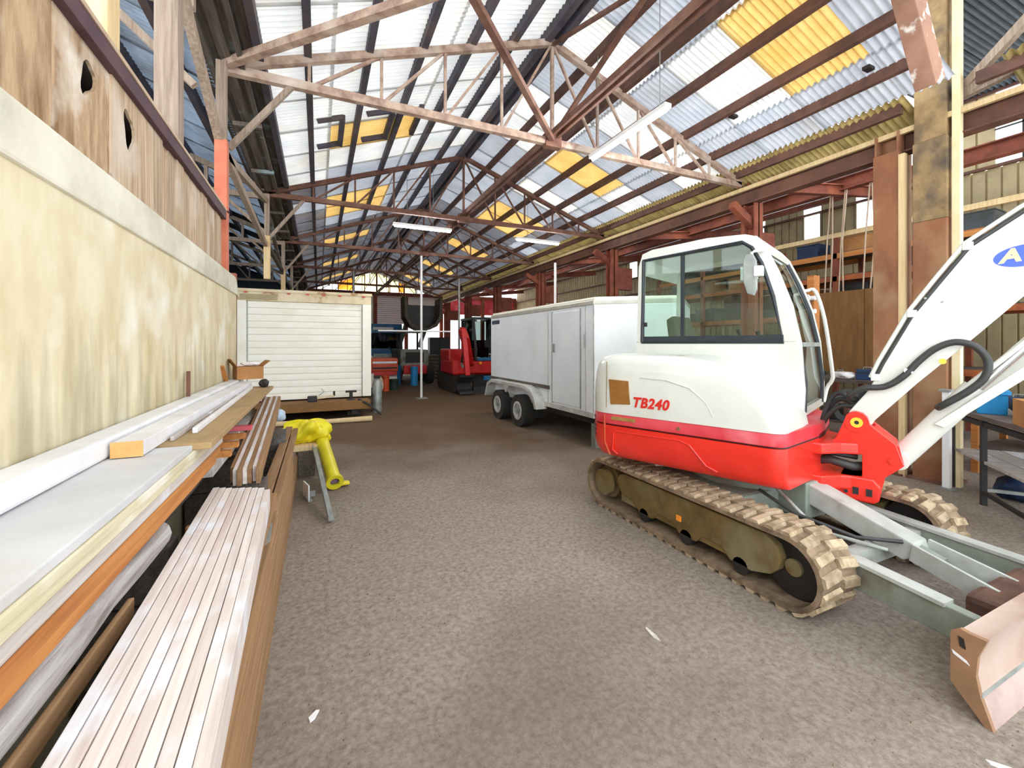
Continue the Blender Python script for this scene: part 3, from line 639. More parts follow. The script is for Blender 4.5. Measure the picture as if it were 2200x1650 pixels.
# ---- cab
lower = [(-.95,.97),(-.95,1.57),(.375,1.57),(.41,1.2),(.40,1.0),(.33,.94)]
rearp = [(-.95,1.57),(-.9,1.57),(-.885,2.355),(-.9,2.42),(-.94,2.3)]
railp = [(-.885,2.355),(-.02,2.39),(.0,2.455),(-.3,2.475),(-.8,2.45),(-.9,2.42)]
frontp = [(-.02,2.39),(.05,2.335),(.12,2.2),(.2,1.93),(.27,1.57),(.375,1.57),(.33,1.85),(.24,2.12),(.15,2.33),(.08,2.425),(0,2.455)]
win = [(-.9,1.57),(-.885,2.355),(-.02,2.39),(.05,2.335),(.12,2.2),(.2,1.93),(.27,1.57)]
for r0, r1 in ((.295, .345), (-.625, -.575)):
    mb = MB()
    for pl in ((lower, rearp, railp, frontp) if r0 > 0 else (rearp, railp, frontp, [(-.95,.97),(-.95,1.57),(-.88,1.57),(-.86,1.05),(.25,1.05),(.28,1.57),(.375,1.57),(.41,1.2),(.40,1.0),(.33,.94)])):
        mb.prism(pl, lambda a,b,d: u(a,d,b), r0, r1)
    cs = UB(mb, 'cab_side', W['white_pt'], bevel=.008)
    rr = r1 - .004 if r0 > 0 else r0 + .004
    UB(MB().prism([p for p in win], lambda a,b,d: u(a,d,b), rr-.014, rr-.008), 'side_window', W['glass'])
    UB(MB().tube([u(a, rr+.002 if r0 > 0 else rr, b) for a, b in win + [win[0], win[1]]], .017, 6), 'window_seal', W['dark_rubber'])
    if r0 > 0:
        UB(MB().box(-.9, .27, -(rr+.006), -(rr-.02), 1.575, 1.625), 'window_sill', W['dark_rubber'])
        UB(MB().box(-.53, -.50, -(rr+.004), -(rr-.02), 1.58, 2.37), 'window_mullion', W['dark_rubber'])
        UB(MB().box(-.875, -.855, -(rr+.02), -(rr-.01), 1.72, 1.76), 'window_latch', W['black'])
    else: UB(MB().prism([(-.86,1.05),(.25,1.05),(.28,1.57),(-.88,1.57)], lambda a,b,d: u(a,d,b), rr+.01, rr+.016), 'door_window', W['glass'])
path = [(-.94,2.28),(-.91,2.42),(-.8,2.455),(-.3,2.482),(0,2.462),(.08,2.43)]
UB(MB().loft([[u(a, r, b - (.035 if abs(r+.14) > .44 else 0)) for a, b in path] + [u(a, r, b - .05) for a, b in path[::-1]] for r in (.335,.27,.1,-.35,-.55,-.615)]), 'cab_roof', W['white_pt'], smooth=40)
UB(MB().prism([(.05,2.33),(.14,2.30),(.15,2.34),(.08,2.43),(0,2.45)], lambda a,b,d: u(a,d,b), -.6, .32), 'windshield_header', W['white_pt'])
wsh = [(.13,2.31),(.22,2.1),(.31,1.84),(.365,1.57),(.40,1.25),(.395,1.03)]
UB(MB().surf([[u(a, r, b) for a, b in wsh] for r in (.29,-.56)]), 'windshield', W['glass'], smooth=40)
for r in (.275, -.55): UB(MB().tube([u(a-.005, r, b) for a, b in wsh], .022, 6), 'windshield_seal', W['dark_rubber'])
UB(MB().beam(u(.365,.28,1.55), u(.365,-.56,1.55), .04, .035), 'windshield_bar', W['galv'])
UB(MB().prism([(.33,.94),(.40,1.0),(.398,1.06),(.36,1.06)], lambda a,b,d: u(a,d,b), -.58, .3), 'front_sill', W['white_pt'])
UB(MB().prism([(-.95,.97),(-.95,1.6),(-.92,1.6),(-.92,.97)], lambda a,b,d: u(a,d,b), -.6, .32), 'rear_panel', W['white_pt'])
UB(MB().box(-.945, -.94, -.3, .58, 1.6, 2.36), 'rear_window', W['glass'])
UB(MB().box(-.92, .36, -.29, .57, .97, 1.02), 'cab_floor', W['cab_in'])
st = UB(MB().box(-.72, -.22, -.05, .4, 1.22, 1.36), 'seat_cushion', W['seat'], bevel=.03)
UB(MB().prism([(-.74,1.34),(-.80,1.80),(-.72,1.84),(-.6,1.36)], lambda a,b,d: u(a,d,b), -.4, .05), 'seat_backrest', W['seat'], bevel=.03)
UB(MB().box(-.68, -.28, .0, .34, 1.02, 1.23), 'seat_base', W['black'])
UB(MB().prism([(-.5,1.4),(-.08,1.46),(-.05,1.38),(-.48,1.3)], lambda a,b,d: u(a,d,b), .1, .24), 'control_console', W['cab_in'], bevel=.01)
UB(MB().prism([(-.5,1.4),(-.08,1.46),(-.05,1.38),(-.48,1.3)], lambda a,b,d: u(a,d,b), -.5, -.4), 'control_console', W['cab_in'], bevel=.01)
for r in (.16, -.45): UB(MB().tube([u(-.1,r,1.44), u(-.08,r,1.6), u(-.1,r,1.68)], [.012,.012,.026], 8), 'joystick', W['black'], smooth=60)
for r in (-.1, -.2): UB(MB().tube([u(.12,r,1.02), u(.1,r,1.45), u(.06,r,1.52)], .014, 8), 'travel_lever', W['black'], smooth=60)
UB(MB().box(.2, .3, -.1, .2, 1.05, 1.35), 'foot_console', W['teal_in'], bevel=.02)
UB(MB().box(.22, .31, -.26, -.12, 1.3, 1.5), 'foot_console', W['teal_in'], bevel=.02)
UB(MB().box(-.12, .02, -.04, -.02, 2.12, 2.24), 'work_lamp', W['lamp_body'], bevel=.006)
# mirror on bracket
UB(MB().tube([u(.14,.34,2.3), u(.09,.42,2.29), u(.08,.47,2.27), u(.1,.47,2.1)], .011, 8), 'mirror_arm', W['white_pt'], smooth=60)
UB(MB().prism([(.02,2.22),(.04,2.26),(.09,2.26),(.115,2.2),(.12,1.98),(.10,1.93),(.05,1.95),(.02,2.05)], lambda a,b,d: u(a,d,b), .455, .485), 'mirror', W['galv'], bevel=.008)
UB(MB().box(.1, .16, -.5, -.44, 2.08, 2.16), 'side_lamp', W['lamp_body'], bevel=.008)
# grab rail at the door side
UB(MB().tube(cspl([u(*p) for p in ((.255,-.6,2.05),(.27,-.68,2.06),(.33,-.69,2.05),(.40,-.69,1.78),(.455,-.69,1.32),(.455,-.69,1.22),(.42,-.68,1.15),(.40,-.62,1.02))], 4), .017, 8), 'grab_rail', W['white_pt'], smooth=60)
# ---- swing yoke and bracket
yk = [(.3,.42),(.52,.42),(.62,.30),(.74,.235),(.74,.0),(.62,-.06),(.5,-.2),(.3,-.2)]
for z0, z1 in ((.755,.835),(.50,.60)): UB(MB().prism(yk, lambda a,b,d: u(a,b,d), z0, z1), 'swing_yoke', W['red_pt'], bevel=.012)
UB(MB().box(.3, .46, -.40, .18, .55, .80), 'yoke_core', W['red_pt'], bevel=.02)
UB(MB().tube([u(.44,.2,.66), u(.55,.24,.69), u(.68,.2,.655), u(.78,.12,.66)], .032, 10), 'yoke_hose', W['hose'], smooth=60)
UB(MB().tube([u(.42,.16,.71), u(.56,.2,.735), u(.7,.15,.72)], .022, 8), 'yoke_hose', W['hose'], smooth=60)
brk = [(.632,.99),(.645,1.035),(.675,1.062),(.705,1.068),(.74,1.058),(.765,1.03),(.775,.985),(.915,.86),(.958,.72),(.93,.69),(.86,.62),(.835,.50),(.70,.50),(.735,.60),(.735,.76),(.60,.80),(.56,.835),(.585,.86)]
for r0, r1 in ((.215,.25), (-.01,.025)): UB(MB().prism(brk, lambda a,b,d: u(a,d,b), r0, r1), 'bracket_plate', W['red_pt'], bevel=.006)
UB(MB().prism([(.77,.94),(.80,.955),(.93,.84),(.955,.73),(.93,.72),(.89,.82)], lambda a,b,d: u(a,d,b), .02, .22), 'bracket_web', W['red_pt'])
UB(MB().prism([(.58,.43),(.57,.56),(.60,.60),(.80,.60),(.84,.55),(.83,.45),(.8,.425)], lambda a,b,d: u(a,d,b), -.03, .27), 'hinge_block', W['red_pt'], bevel=.014)
for f in (.645, .70, .775): UB(MB().box(f-.017, f+.017, -.275, -.262, .475, .525) if f > .66 else MB().disc(u(f,.27,.485), (0,1,0), .012, .01), 'hinge_pocket', W['black'])
UB(MB().disc(u(.705,.13,.988), (0,1,0), .03, .26, 16), 'boom_pin', W['black']); UB(MB().ring(u(.705,.258,.988), (0,1,0), .036, .014, .014), 'pin_cap', W['yellow_pin'])
UB(MB().ring(u(.705,.253,.988), (0,1,0), .07, .036, .01), 'pin_boss', W['red_pt'])
UB(MB().disc(u(.90,.256,.745), (0,1,0), .024, .02), 'cylinder_pin', W['red_pt'])
UB(MB().tube([u(.18,.52,.52), u(.56,.26,.50)], .026, 12), 'swing_rod', W['chrome'], smooth=60); UB(MB().disc(u(.575,.25,.50), (0,0,1), .04, .07), 'rod_eye', W['red_pt'])
# ---- boom
bm_poly = [(.64,.95),(.70,.905),(.765,.93),(.803,1.008),(1.022,1.285),(1.281,1.589),(1.49,1.845),(1.75,2.12),(2.1,2.36),(2.55,2.46),(2.58,2.54),(2.5,2.62),(2.1,2.64),(1.75,2.52),(1.49,2.345),(1.269,2.17),(1.14,1.965),(1.0,1.74),(.848,1.41),(.765,1.218),(.66,1.06)]
boom = UB(MB().prism(bm_poly, lambda a,b,d: u(a,d,b), .035, .205), 'boom', W['white_pt'], bevel=.01)
bt = [(.79,1.30),(.835,1.42),(.99,1.765),(1.125,1.985),(1.255,2.19),(1.485,2.372),(1.75,2.545)]
UB(MB().tube([u(a-.012, .19, b+.012) for a, b in bt], .014, 8), 'boom_pipe', W['white_pt'], smooth=60)
UB(MB().tube([u(a+.010, .196, b-.008) for a, b in bt], .013, 8), 'boom_hose', W['hose'], smooth=60)
for a, b in ((.80,1.31),(.99,1.755),(1.25,2.175)): UB(MB().box(a-.02, a+.03, -.21, -.1, b-.02, b+.03), 'pipe_clamp', W['white_pt'], bevel=.004)
for p in ((1.06,1.86),(1.14,1.83)): UB(MB().disc(u(p[0],.206,p[1]), (0,1,0), .007, .01), 'boom_bolt', W['galv'])
lg = UB(MB().add([u(1.49 + .128*math.cos(2*math.pi*k/32), .2065, 2.088 + .066*math.sin(2*math.pi*k/32)+.1*(.128*math.cos(2*math.pi*k/32))) for k in range(32)], [list(range(32))]), 'boom_decal', mat('decal_blue', '#3c5bd0', rough=.4))
text_mesh('decal_letter', 'A', .11, mat('decal_yellow', '#f3d79a', rough=.5), ex, lambda x, y, z: u(1.43 + x*1.1, .2085 + z*.3, 2.088 + y + .1*x), .15, .005)
# boom cylinder with its sheet guard
UB(MB().tube([u(.93,.12,.745), u(1.30,.12,1.27)], .068, 16), 'cylinder_barrel', W['white_pt'], smooth=50)
UB(MB().disc(u(.925,.12,.738), (0,1,0), .06, .16), 'cylinder_eye', W['white_pt'])
UB(MB().prism([(1.10,1.06),(1.20,1.05),(1.80,1.72),(1.86,1.86),(1.80,1.90),(1.60,1.72)], lambda a,b,d: u(a,d,b), .015, .045), 'cylinder_guard', W['white_pt'], bevel=.006)
UB(MB().prism([(1.10,1.02),(1.15,1.0),(1.85,1.70),(1.86,1.80)], lambda a,b,d: u(a,d,b), .17, .21), 'cylinder_guard', W['white_pt'], bevel=.006)
UB(MB().tube([u(1.28,.12,1.24), u(1.95,.12,2.15)], .032, 12), 'cylinder_rod', W['chrome'], smooth=50)
UB(MB().tube([u(1.2,.19,1.22), u(1.8,.19,1.93)], .015, 8), 'guard_pipe', W['white_pt'], smooth=60)
UB(MB().tube(cspl([u(*p) for p in ((.69,.1,1.14),(.66,.2,1.17),(.74,.24,1.235),(.857,.235,1.255),(.95,.235,1.33),(1.03,.235,1.44),(1.11,.24,1.525),(1.2,.25,1.565),(1.285,.26,1.535),(1.335,.26,1.45),(1.325,.26,1.35),(1.26,.25,1.26),(1.15,.235,1.16),(1.12,.2,1.13))]), .021, 10), 'boom_hose', W['hose'], smooth=60)
UB(MB().box(.955, 1.0, -.25, -.2, 1.355, 1.385), 'hose_clamp', W['lamp_body'], bevel=.004)
UB(MB().disc(u(1.14,.26,1.44), (0,1,0), .018, .01), 'warning_disc', W['yellow_pin'])
for dz, dr in ((0,.0),(.05,.04),(-.05,.06)): UB(MB().tube(cspl([u(*p) for p in ((.45,.0+dr,.84),(.52,.02+dr,1.05+dz),(.60,.04+dr,1.13+dz),(.69,.06+dr,1.1),(.75,.1,1.24))]), .017, 8), 'pivot_hose', W['hose'], smooth=60)
# stick and bucket beyond the frame
UB(MB().prism([(2.42,2.72),(2.62,2.78),(2.72,2.5),(2.80,1.35),(2.70,1.32),(2.52,2.35)], lambda a,b,d: u(a,d,b), .05, .19), 'stick', W['white_pt'], bevel=.01)
UB(MB().tube([u(2.1,.12,2.72), u(2.45,.12,2.74)], .05, 12), 'stick_cylinder', W['white_pt'], smooth=50)
bk = [(2.72,1.38),(2.86,1.3),(2.98,1.05),(2.95,.8),(2.75,.66),(2.5,.68),(2.48,.72),(2.7,.74),(2.86,.86),(2.88,1.02),(2.8,1.2),(2.68,1.3)]
UB(MB().prism(bk, lambda a,b,d: u(a,d,b), -.15, .39), 'digging_bucket', W['blade'], bevel=.006)
# ---- undercarriage (root frame, facing -Y)
def stadium(ra, zc=.235, yf=-.915, yr=.835, n=14):
    pts = []
    for k in range(n+1): t = R(180)*k/n; pts.append((yf - ra*math.sin(t), zc - ra*math.cos(t)))
    for k in range(n+1): t = R(180)*k/n; pts.append((yr + ra*math.sin(t), zc + ra*math.cos(t)))
    return pts
def stad_at(s, ra=.212, zc=.235, yf=-.915, yr=.835):
    Ls = yr - yf; La = math.pi*ra; tot = 2*Ls + 2*La; s %= tot
    if s < Ls: return (yr - s, zc - ra, math.pi)          # bottom, moving to the front
    s -= Ls
    if s < La: t = s/ra; return (yf - ra*math.sin(t), zc - ra*math.cos(t), math.pi - t)
    s -= La
    if s < Ls: return (yf + s, zc + ra, 0)
    s -= Ls; t = s/ra; return (yr + ra*math.sin(t), zc + ra*math.cos(t), -t)
lug = MB().prism([(-.032,0),(.032,0),(.022,.02),(-.022,.02)], lambda a,b,d: (d, a + d*.12, b), -.075, .075).mesh('track_lug', W['lug_mud'])
for x0, x1 in ((-1.05,-.73),(.28,.60)):
    xc = (x0+x1)/2; out = -1 if x0 < 0 else 1
    so, si = stadium(.212), stadium(.185)
    mb = MB(); n = len(so)
    rows = [[(x0, *so[k]), (x1, *so[k]), (x1, *si[k]), (x0, *si[k])] for k in list(range(n)) + [0]]
    tr = mb.surf(rows, True).build('rubber_track', W['rubber_mud'], ex, smooth=40)
    tr['label'] = 'near rubber track caked in mud' if x0 < 0 else 'far rubber track caked in mud'
    npit = 50; tot = 2*1.75 + 2*math.pi*.212
    for k in range(npit):
        for side in (-1, 1):
            yy, zz, ang = stad_at((k + (.5 if side > 0 else 0))*tot/npit)
            o = put('track_lug', lug, tr, (xc + side*.083, yy, zz - .002), (ang, 0, 0))
            if side > 0: o.scale = (-1, 1, 1)
    fs = -1 if x0 < 0 else 1
    xo = x0 + .05 if x0 < 0 else x1 - .05
    MB().prism([(-.80,.15),(-.85,.2),(-.87,.27),(-.84,.34),(-.77,.385),(.56,.385),(.62,.36),(.66,.29),(.60,.21),(.42,.17),(.36,.11),(.2,.11),(.14,.17),(-.02,.17),(-.08,.11),(-.24,.11),(-.3,.17),(-.46,.17),(-.52,.11),(-.68,.11)], lambda a,b,d: (d,a,b), xo, xo + .06*out*-1).build('track_frame', W['mud'], ex, bevel=.008)
    MB().box(xc-.1, xc+.1, -.75, .6, .13, .36).build('frame_beam', W['mud'], ex)
    wl_ = MB().disc((xc, -.915, .235), (1,0,0), .178, .1, 24).build('idler_wheel', W['black'], ex, smooth=40)
    MB().disc((xc, -.915, .235), (1,0,0), .05, .14, 16).build('idler_hub', W['mud'], ex, smooth=40)
    sp = MB().disc((xc, .835, .235), (1,0,0), .15, .1, 24); 
    sp.disc((xo, .835, .235), (1,0,0), .12, .05, 20).build('drive_sprocket', W['mud'], ex, smooth=40)
    for yy in (-.6, -.15, .3): MB().disc((xc, yy, .105), (1,0,0), .055, .22, 16).build('track_roller', W['black'], ex, smooth=40)
    if x0 < 0: MB().box(xo-.065, xo-.055, -.16, -.12, .235, .275).build('reflector', W['orange_tag'], ex)
MB().box(-.75, .3, -.42, .42, .2, .46).build('center_frame', W['greengrey'], ex, bevel=.03)
MB().prism([(-.7,.46),(-.7,.3),(-.95,.28),(-.95,.36)], lambda a,b,d: (d,a,b), -.5, .05).build('frame_nose', W['greengrey'], ex) if False else None
MB().tube([(-.22,-.04,.45),(-.22,-.04,.58)], .42, 32).build('slew_ring', W['greengrey'], ex, smooth=40)
MB().box(-.34, -.1, -.62, -.40, .3, .56).build('blade_mount', W['greengrey'], ex, bevel=.01)
# blade arms, blade cylinder, blade
for xa, xb in ((-.66,-.70),(.2,.26)):
    mb = MB(); mb.beam((xa, -.4, .27), (xb, -1.6, .2), .06, .15)
    ar = mb.build('blade_arm', W['greengrey'], ex, bevel=.006)
    MB().beam((xa, -.45, .36), (xb, -1.5, .285), .09, .02).build('arm_flange', W['arm_grey'], ar)
MB().beam((-.62, -1.0, .24), (.2, -1.0, .24), .08, .1).build('arm_crossbar', W['arm_grey'], ex)
MB().prism([(-.45,.60),(-.52,.43),(-1.15,.25),(-1.22,.30),(-1.2,.37)], lambda a,b,d: (d,a,b), -.30,-.14).build('cylinder_cover', W['arm_grey'], ex, bevel=.01)
MB().tube([(-.22,-1.1,.32),(-.22,-1.3,.26)], .06, 14).build('blade_cylinder', W['greengrey'], ex, smooth=50)
MB().tube([(-.22,-1.28,.27),(-.22,-1.58,.2)], .03, 12).build('blade_rod', W['chrome'], ex, smooth=50)
for x in (-.31, -.13): MB().beam((x, -1.2, .32), (x*1.3+.03, -1.62, .24), .02, .1).build('cylinder_fork', W['arm_grey'], ex)
MB().box(-.55, .1, -1.66, -1.5, .1, .3).build('blade_socket', mat('rust_socket', '#6a4a3a', '#4c352b', 7, .8), ex, bevel=.03)
MB().tube([(-.6,-.45,.5),(-.6,-.7,.42),(-.48,-1.0,.36),(-.3,-1.15,.36)], .012, 8).build('blade_hose', W['hose'], ex, smooth=60)
MB().tube([(-.45,-.4,.55),(-.5,-.62,.44),(-.52,-.8,.33),(-.35,-1.1,.3)], .012, 8).build('blade_hose', W['arm_grey'], ex, smooth=60)
face = [(-1.655,.345),(-1.69,.34),(-1.735,.35),(-1.708,.27),(-1.702,.19),(-1.716,.115)]
back = [(-1.68,.115),(-1.667,.19),(-1.668,.27),(-1.655,.32)]
bl = MB().prism(face + back, lambda a,b,d: (d,a,b), -1.04, .60).build('dozer_blade', W['blade'], ex, smooth=35)
MB().prism([(-1.716,.113),(-1.757,.0),(-1.735,.0),(-1.69,.113)], lambda a,b,d: (d,a,b), -1.04, .60).build('cutting_edge', mat('worn_edge', '#c9b0a6', '#ad948a', 6, .5, .3), ex)
MB().prism([(-1.722,.118),(-1.724,.108),(-1.69,.108),(-1.69,.118)], lambda a,b,d: (d,a,b), -1.04, .60).build('wear_strip', W['galv'], ex)
for xe in (-1.05, .60):
    MB().prism([(-1.63,.33),(-1.66,.357),(-1.69,.352),(-1.74,.352),(-1.713,.27),(-1.707,.19),(-1.72,.115),(-1.757,.0),(-1.735,.0),(-1.63,.12)], lambda a,b,d: (d,a,b), xe, xe+.022).build('blade_end', W['blade_side'], ex)
MB().prism([(-1.655,.325),(-1.672,.32),(-1.678,.28),(-1.66,.285)], lambda a,b,d: (d,a,b), -1.054, -1.049).build('lifting_hole', W['black'], ex)
MB().prism([(-1.635,.255),(-1.68,.235),(-1.69,.22),(-1.64,.24)], lambda a,b,d: (d,a,b), -1.052, -1.0495).build('paint_mark', W['paper'], ex)
# ================================================================== TIMBER STACK ALONG THE LEFT WALL
def bx(name, label, cat, x0, x1, y0, y1, z0, z1, m, group=None, rz=0, bevel=.004, tilt=0):
    cx, cy = (x0+x1)/2, (y0+y1)/2
    o = MB().box(x0-cx, x1-cx, y0-cy, y1-cy, 0, z1-z0).build(name, m, None, (cx, cy, z0), (0, tilt, rz), bevel=bevel)
    return tag(o, label, cat, group)
g = 'cribbing under the wall side stack'
for i, (y, l) in enumerate(((-.4, 'dark timber crib block under the near end of the stack'), (.8, 'dark timber crib block below the weathered log'), (2.0, 'dark timber crib block below the orange boards'), (3.3, 'dark timber crib block below the tan plywood'), (4.5, 'dark timber crib block at the far end of the wall side stack'))):
    t = thing('crib_block', l, 'block', (-.63, y, 0), 0, g)
    for k in range(4): MB().box(-.13, .13, -.06, .06, .2*k+.01, .2*k+.205).build('crib_timber', W['timber_dark'], t, bevel=.008)
bx('bearer_timber', 'long dark timber lying low against the concrete wall', 'timber', -.77, -.66, -.6, 4.9, .82, .95, W['timber_dark'])
bx('bearer_timber', 'long dark timber beside the wall timber, under the orange boards', 'timber', -.645, -.565, -.6, 4.8, .82, .955, W['timber_dark'])
# weathered round edged log
mb = MB(); pts = []
for k in range(13): yy = -.6 + k*.2; pts.append((-.512 + .004*math.sin(k*1.7), yy, .905 + .003*math.cos(k*2.1)))
tag(mb.tube(pts, [.05 + .003*math.sin(k*2.3) for k in range(13)], 12).build('weathered_log', W['log_grey'], smooth=50), 'grey weathered log with peeling sides along the gap', 'log')
bx('long_board', 'lower of the two long orange brown boards beside the log', 'board', -.70, -.468, -.6, 2.55, .957, .992, W['timber_orange'])
bx('long_board', 'upper of the two long orange brown boards beside the log', 'board', -.71, -.463, -.6, 2.62, .993, 1.028, W['timber_orange'])
bx('long_board', 'grey white long board under the cream edged sheets', 'board', -.72, -.466, -.6, 2.7, 1.029, 1.064, W['plank_grey'])
for k, l in enumerate(('lowest of the cream edged sheets in the stack by the wall', 'middle one of the cream edged sheets in the stack by the wall')):
    bx('plywood_sheet', l, 'sheet', -.76, -.464 + .004*k, -.6, 2.74 - .05*k, 1.065 + .026*k, 1.09 + .026*k, W['cream_edge'], 'sheets in the wall side stack')
bx('plywood_sheet', 'wide pale grey sheet lying on top near the camera', 'sheet', -.765, -.465, -.6, 2.1, 1.117, 1.142, W['ply_grey'], 'sheets in the wall side stack')
bx('plywood_sheet', 'tan plywood sheet on top behind the pale grey sheet', 'sheet', -.765, -.405, 2.12, 4.75, 1.117, 1.145, W['ply_tan'], 'sheets in the wall side stack')
bx('white_beam', 'long white painted beam lying on the stack against the concrete wall', 'beam', -.775, -.68, -.6, 4.95, 1.146, 1.218, W['white_beam'], bevel=.012)
t = thing('white_timber', 'white painted timber with a raw orange sawn end facing the camera', 'timber', (-.625, 1.95, 1.146))
MB().box(-.045, .045, .004, 2.75, 0, .055).build('painted_body', W['white_beam'], t, bevel=.004)
MB().box(-.046, .046, 0, .004, 0, .056).build('sawn_end', W['raw_end'], t)
bx('white_lath', 'thin white edged lath lying on the tan plywood', 'lath', -.545, -.525, 2.35, 4.5, 1.146, 1.172, W['white_beam'], rz=R(1.2))
bx('white_lath', 'second thin pale lath beside the raw ended timber', 'lath', -.575, -.56, 2.2, 4.2, 1.146, 1.165, W['plank_grey'], rz=R(.6))
bx('steel_stick', 'short rusty upright bar against the concrete wall', 'bar', -.765, -.745, 3.3, 3.32, 1.219, 1.38, W['rust'])
# metal sheets and rusty bars in the gap
g = 'scrap in the gap of the stack'
for i, (y0, y1, z, l) in enumerate(((2.05, 2.5, .80, 'dark stained metal sheet farthest down the gap'), (1.55, 2.0, .775, 'purplish stained metal sheet in the middle of the gap'), (1.15, 1.5, .70, 'dull brown metal sheet low in the gap'))):
    bx('metal_sheet', l, 'sheet', -.47, -.32, y0, y1, z-.03, z-.026, W['metal_dark'], g, tilt=R(-8))
for i, (y, z, l) in enumerate(((2.03, .835, 'orange stick across the gap beside the orange boards'), (1.54, .79, 'rusty red bar across the middle of the gap'), (1.32, .745, 'rusty red bar lower in the gap'), (1.2, .70, 'pale grey bar across the near gap'))):
    bx('cross_bar', l, 'bar', -.47, -.39, y-.016, y+.016, z-.03, z+.006, [W['timber_orange'], W['rust_bar'], W['rust_bar'], W['plank_grey']][i], g)
bx('edge_lath', 'long brown lath just below the weathered log', 'lath', -.478, -.463, -.6, 1.5, .80, .852, W['plank_brown'])
# nearest bundle of narrow boards
a = R(1.9)
for k in range(9):
    x = -.369 + k*.0282
    o = MB().box(-.0127, .0127, -1.58, 1.58, 0, .098).build('narrow_board', W['plank_pink'], None, (x - .028, .87 - (.012*k if k < 8 else .13), .76 + random.uniform(0, .004)), (0, 0, a), bevel=.002)
    tag(o, 'narrow pinkish grey board of the nearest bundle, %s from the wall side' % ['first','second','third','fourth','fifth','sixth','seventh','eighth','ninth'][k], 'board', 'boards of the nearest bundle')
g = 'bearers under the nearest bundle'
for y, l in ((-.4, 'dark bearer stack under the near end of the narrow boards'), (.75, 'dark bearer stack under the middle of the narrow boards'), (2.1, 'dark bearer stack under the far end of the narrow boards')):
    t = thing('bearer_stack', l, 'block', (-.34, y, 0), 0, g)
    for k in range(4): MB().box(-.09, .07, -.05, .05, .19*k, .19*k+.186).build('bearer', W['timber_dark'], t, bevel=.006)
bx('side_plank', 'wide orange brown plank on edge along the right side of the stack', 'plank', -.235, -.208, -.7, 4.3, .255, .62, W['plank_brown'])
bx('side_plank', 'low brown plank on edge resting on the floor beside the aisle', 'plank', -.25, -.224, -.7, 5.9, .0, .25, W['plank_brown'])
bx('side_plank', 'narrow dark brown plank just below the nearest narrow boards', 'plank', -.232, -.205, -.7, 2.6, .71, .755, W['plank_brown'])
tag(MB().prism([(-.215,2.05),(-.19,2.1),(-.2,2.3),(-.215,2.28)], lambda p,q,d: (p,q,d), .60, .604).build('metal_sliver', W['galv'], None, (0,0,.1), (0, 0, 0)), 'sharp silver metal sliver sticking out over the brown planks', 'scrap')
# second bundle and planks behind
for k in range(7):
    o = MB().box(-.0105, .0105, -1.0, 1.0, 0, .09).build('narrow_board', W['plank_pink'] if k % 2 else W['plank_brown'], None, (-.462 + k*.022, 3.78 + random.uniform(-.05,.05), .862), (R(5.2),0,R(1.2)), bevel=.002)
    tag(o, 'narrow board of the farther tilted bundle, %s from the wall side' % ['first','second','third','fourth','fifth','sixth','seventh'][k], 'board', 'boards of the farther bundle')
g = 'orange stickers between the bundles'
for i, (y, z, l) in enumerate(((2.72, .98, 'nearest orange stick across the boards'), (2.95, .98, 'second orange stick across the boards'), (3.2, .98, 'third orange stick across the boards'), (3.5, .98, 'farthest pink stick across the boards'))):
    bx('sticker_stick', l, 'stick', -.63, -.43, y-.025, y+.025, z-.034, z, W['timber_orange'] if i < 3 else W['red_faded'], g)
bx('side_timber', 'grey timber carrying the orange sticks', 'timber', -.60, -.50, 2.65, 4.6, .86, .945, W['plank_grey'])
g = 'bearers under the farther bundle'
for y, l in ((2.9, 'dark bearer stack under the near end of the farther bundle'), (4.5, 'dark bearer stack under the far end of the farther bundle')):
    t = thing('bearer_stack', l, 'block', (-.37, y, 0), 0, g)
    for k in range(4): MB().box(-.09, .09, -.05, .05, .189*k, .189*k+.187).build('bearer', W['timber_dark'], t, bevel=.006)
bx('brown_plank', 'left of two brown planks lying beyond the narrow boards', 'plank', -.33, -.265, 2.62, 5.3, .60, .64, W['plank_brown'], 'brown planks beyond')
bx('brown_plank', 'right of two brown planks lying beyond the narrow boards', 'plank', -.255, -.205, 2.7, 5.2, .60, .635, W['plank_brown'], 'brown planks beyond')
g = 'blocks under the brown planks'
for y, l in ((3.4, 'brown block under the middle of the brown planks'), (4.95, 'brown block under the far end of the brown planks')):
    bx('plank_block', l, 'block', -.34, -.262, y-.06, y+.06, .0, .60, W['timber_dark'], g)
# junk at the far end by the wall
def crumple(name, label, cat, cx, cy, cz, sx, sy, sz, m, seed, n=14, amp=.28):
    rnd = random.Random(seed); ph = [rnd.uniform(0, 6.3) for _ in range(8)]
    rows = []
    for i in range(n+1):
        th = math.pi*i/n; row = []
        for j in range(2*n):
            p = math.pi*j/n
            d = 1 + amp*(math.sin(3*p+ph[0])*math.sin(2*th+ph[1])*.6 + math.sin(5*p+ph[2])*math.sin(4*th+ph[3])*.4 + math.sin(8*p+ph[4]+th*3)*.22)*math.sin(th)
            z = math.cos(th)*d
            row.append((cx + sx*math.sin(th)*math.cos(p)*d, cy + sy*math.sin(th)*math.sin(p)*d, cz + sz*max(z, -.95) + sz*.95))
        rows.append(row)
    return tag(MB().surf(rows, True).build(name, m, smooth=45), label, cat)
g = 'junk at the end of the wall'
t = thing('cardboard_box', 'crushed open cardboard box at the wall end', 'box', (-.62, 4.78, 1.22), R(20))
MB().box(-.11, .11, -.09, .09, 0, .12).build('box_body', W['card'], t); MB().prism([(.11,.12),(.17,.17),(.168,.175),(.108,.125)], lambda p,q,d: (p,d,q), -.09, .09).build('box_flap', W['card'], t); MB().prism([(-.11,.12),(-.16,.19),(-.158,.195),(-.108,.125)], lambda p,q,d: (p,d,q), -.09, .09).build('box_flap', W['card'], t)
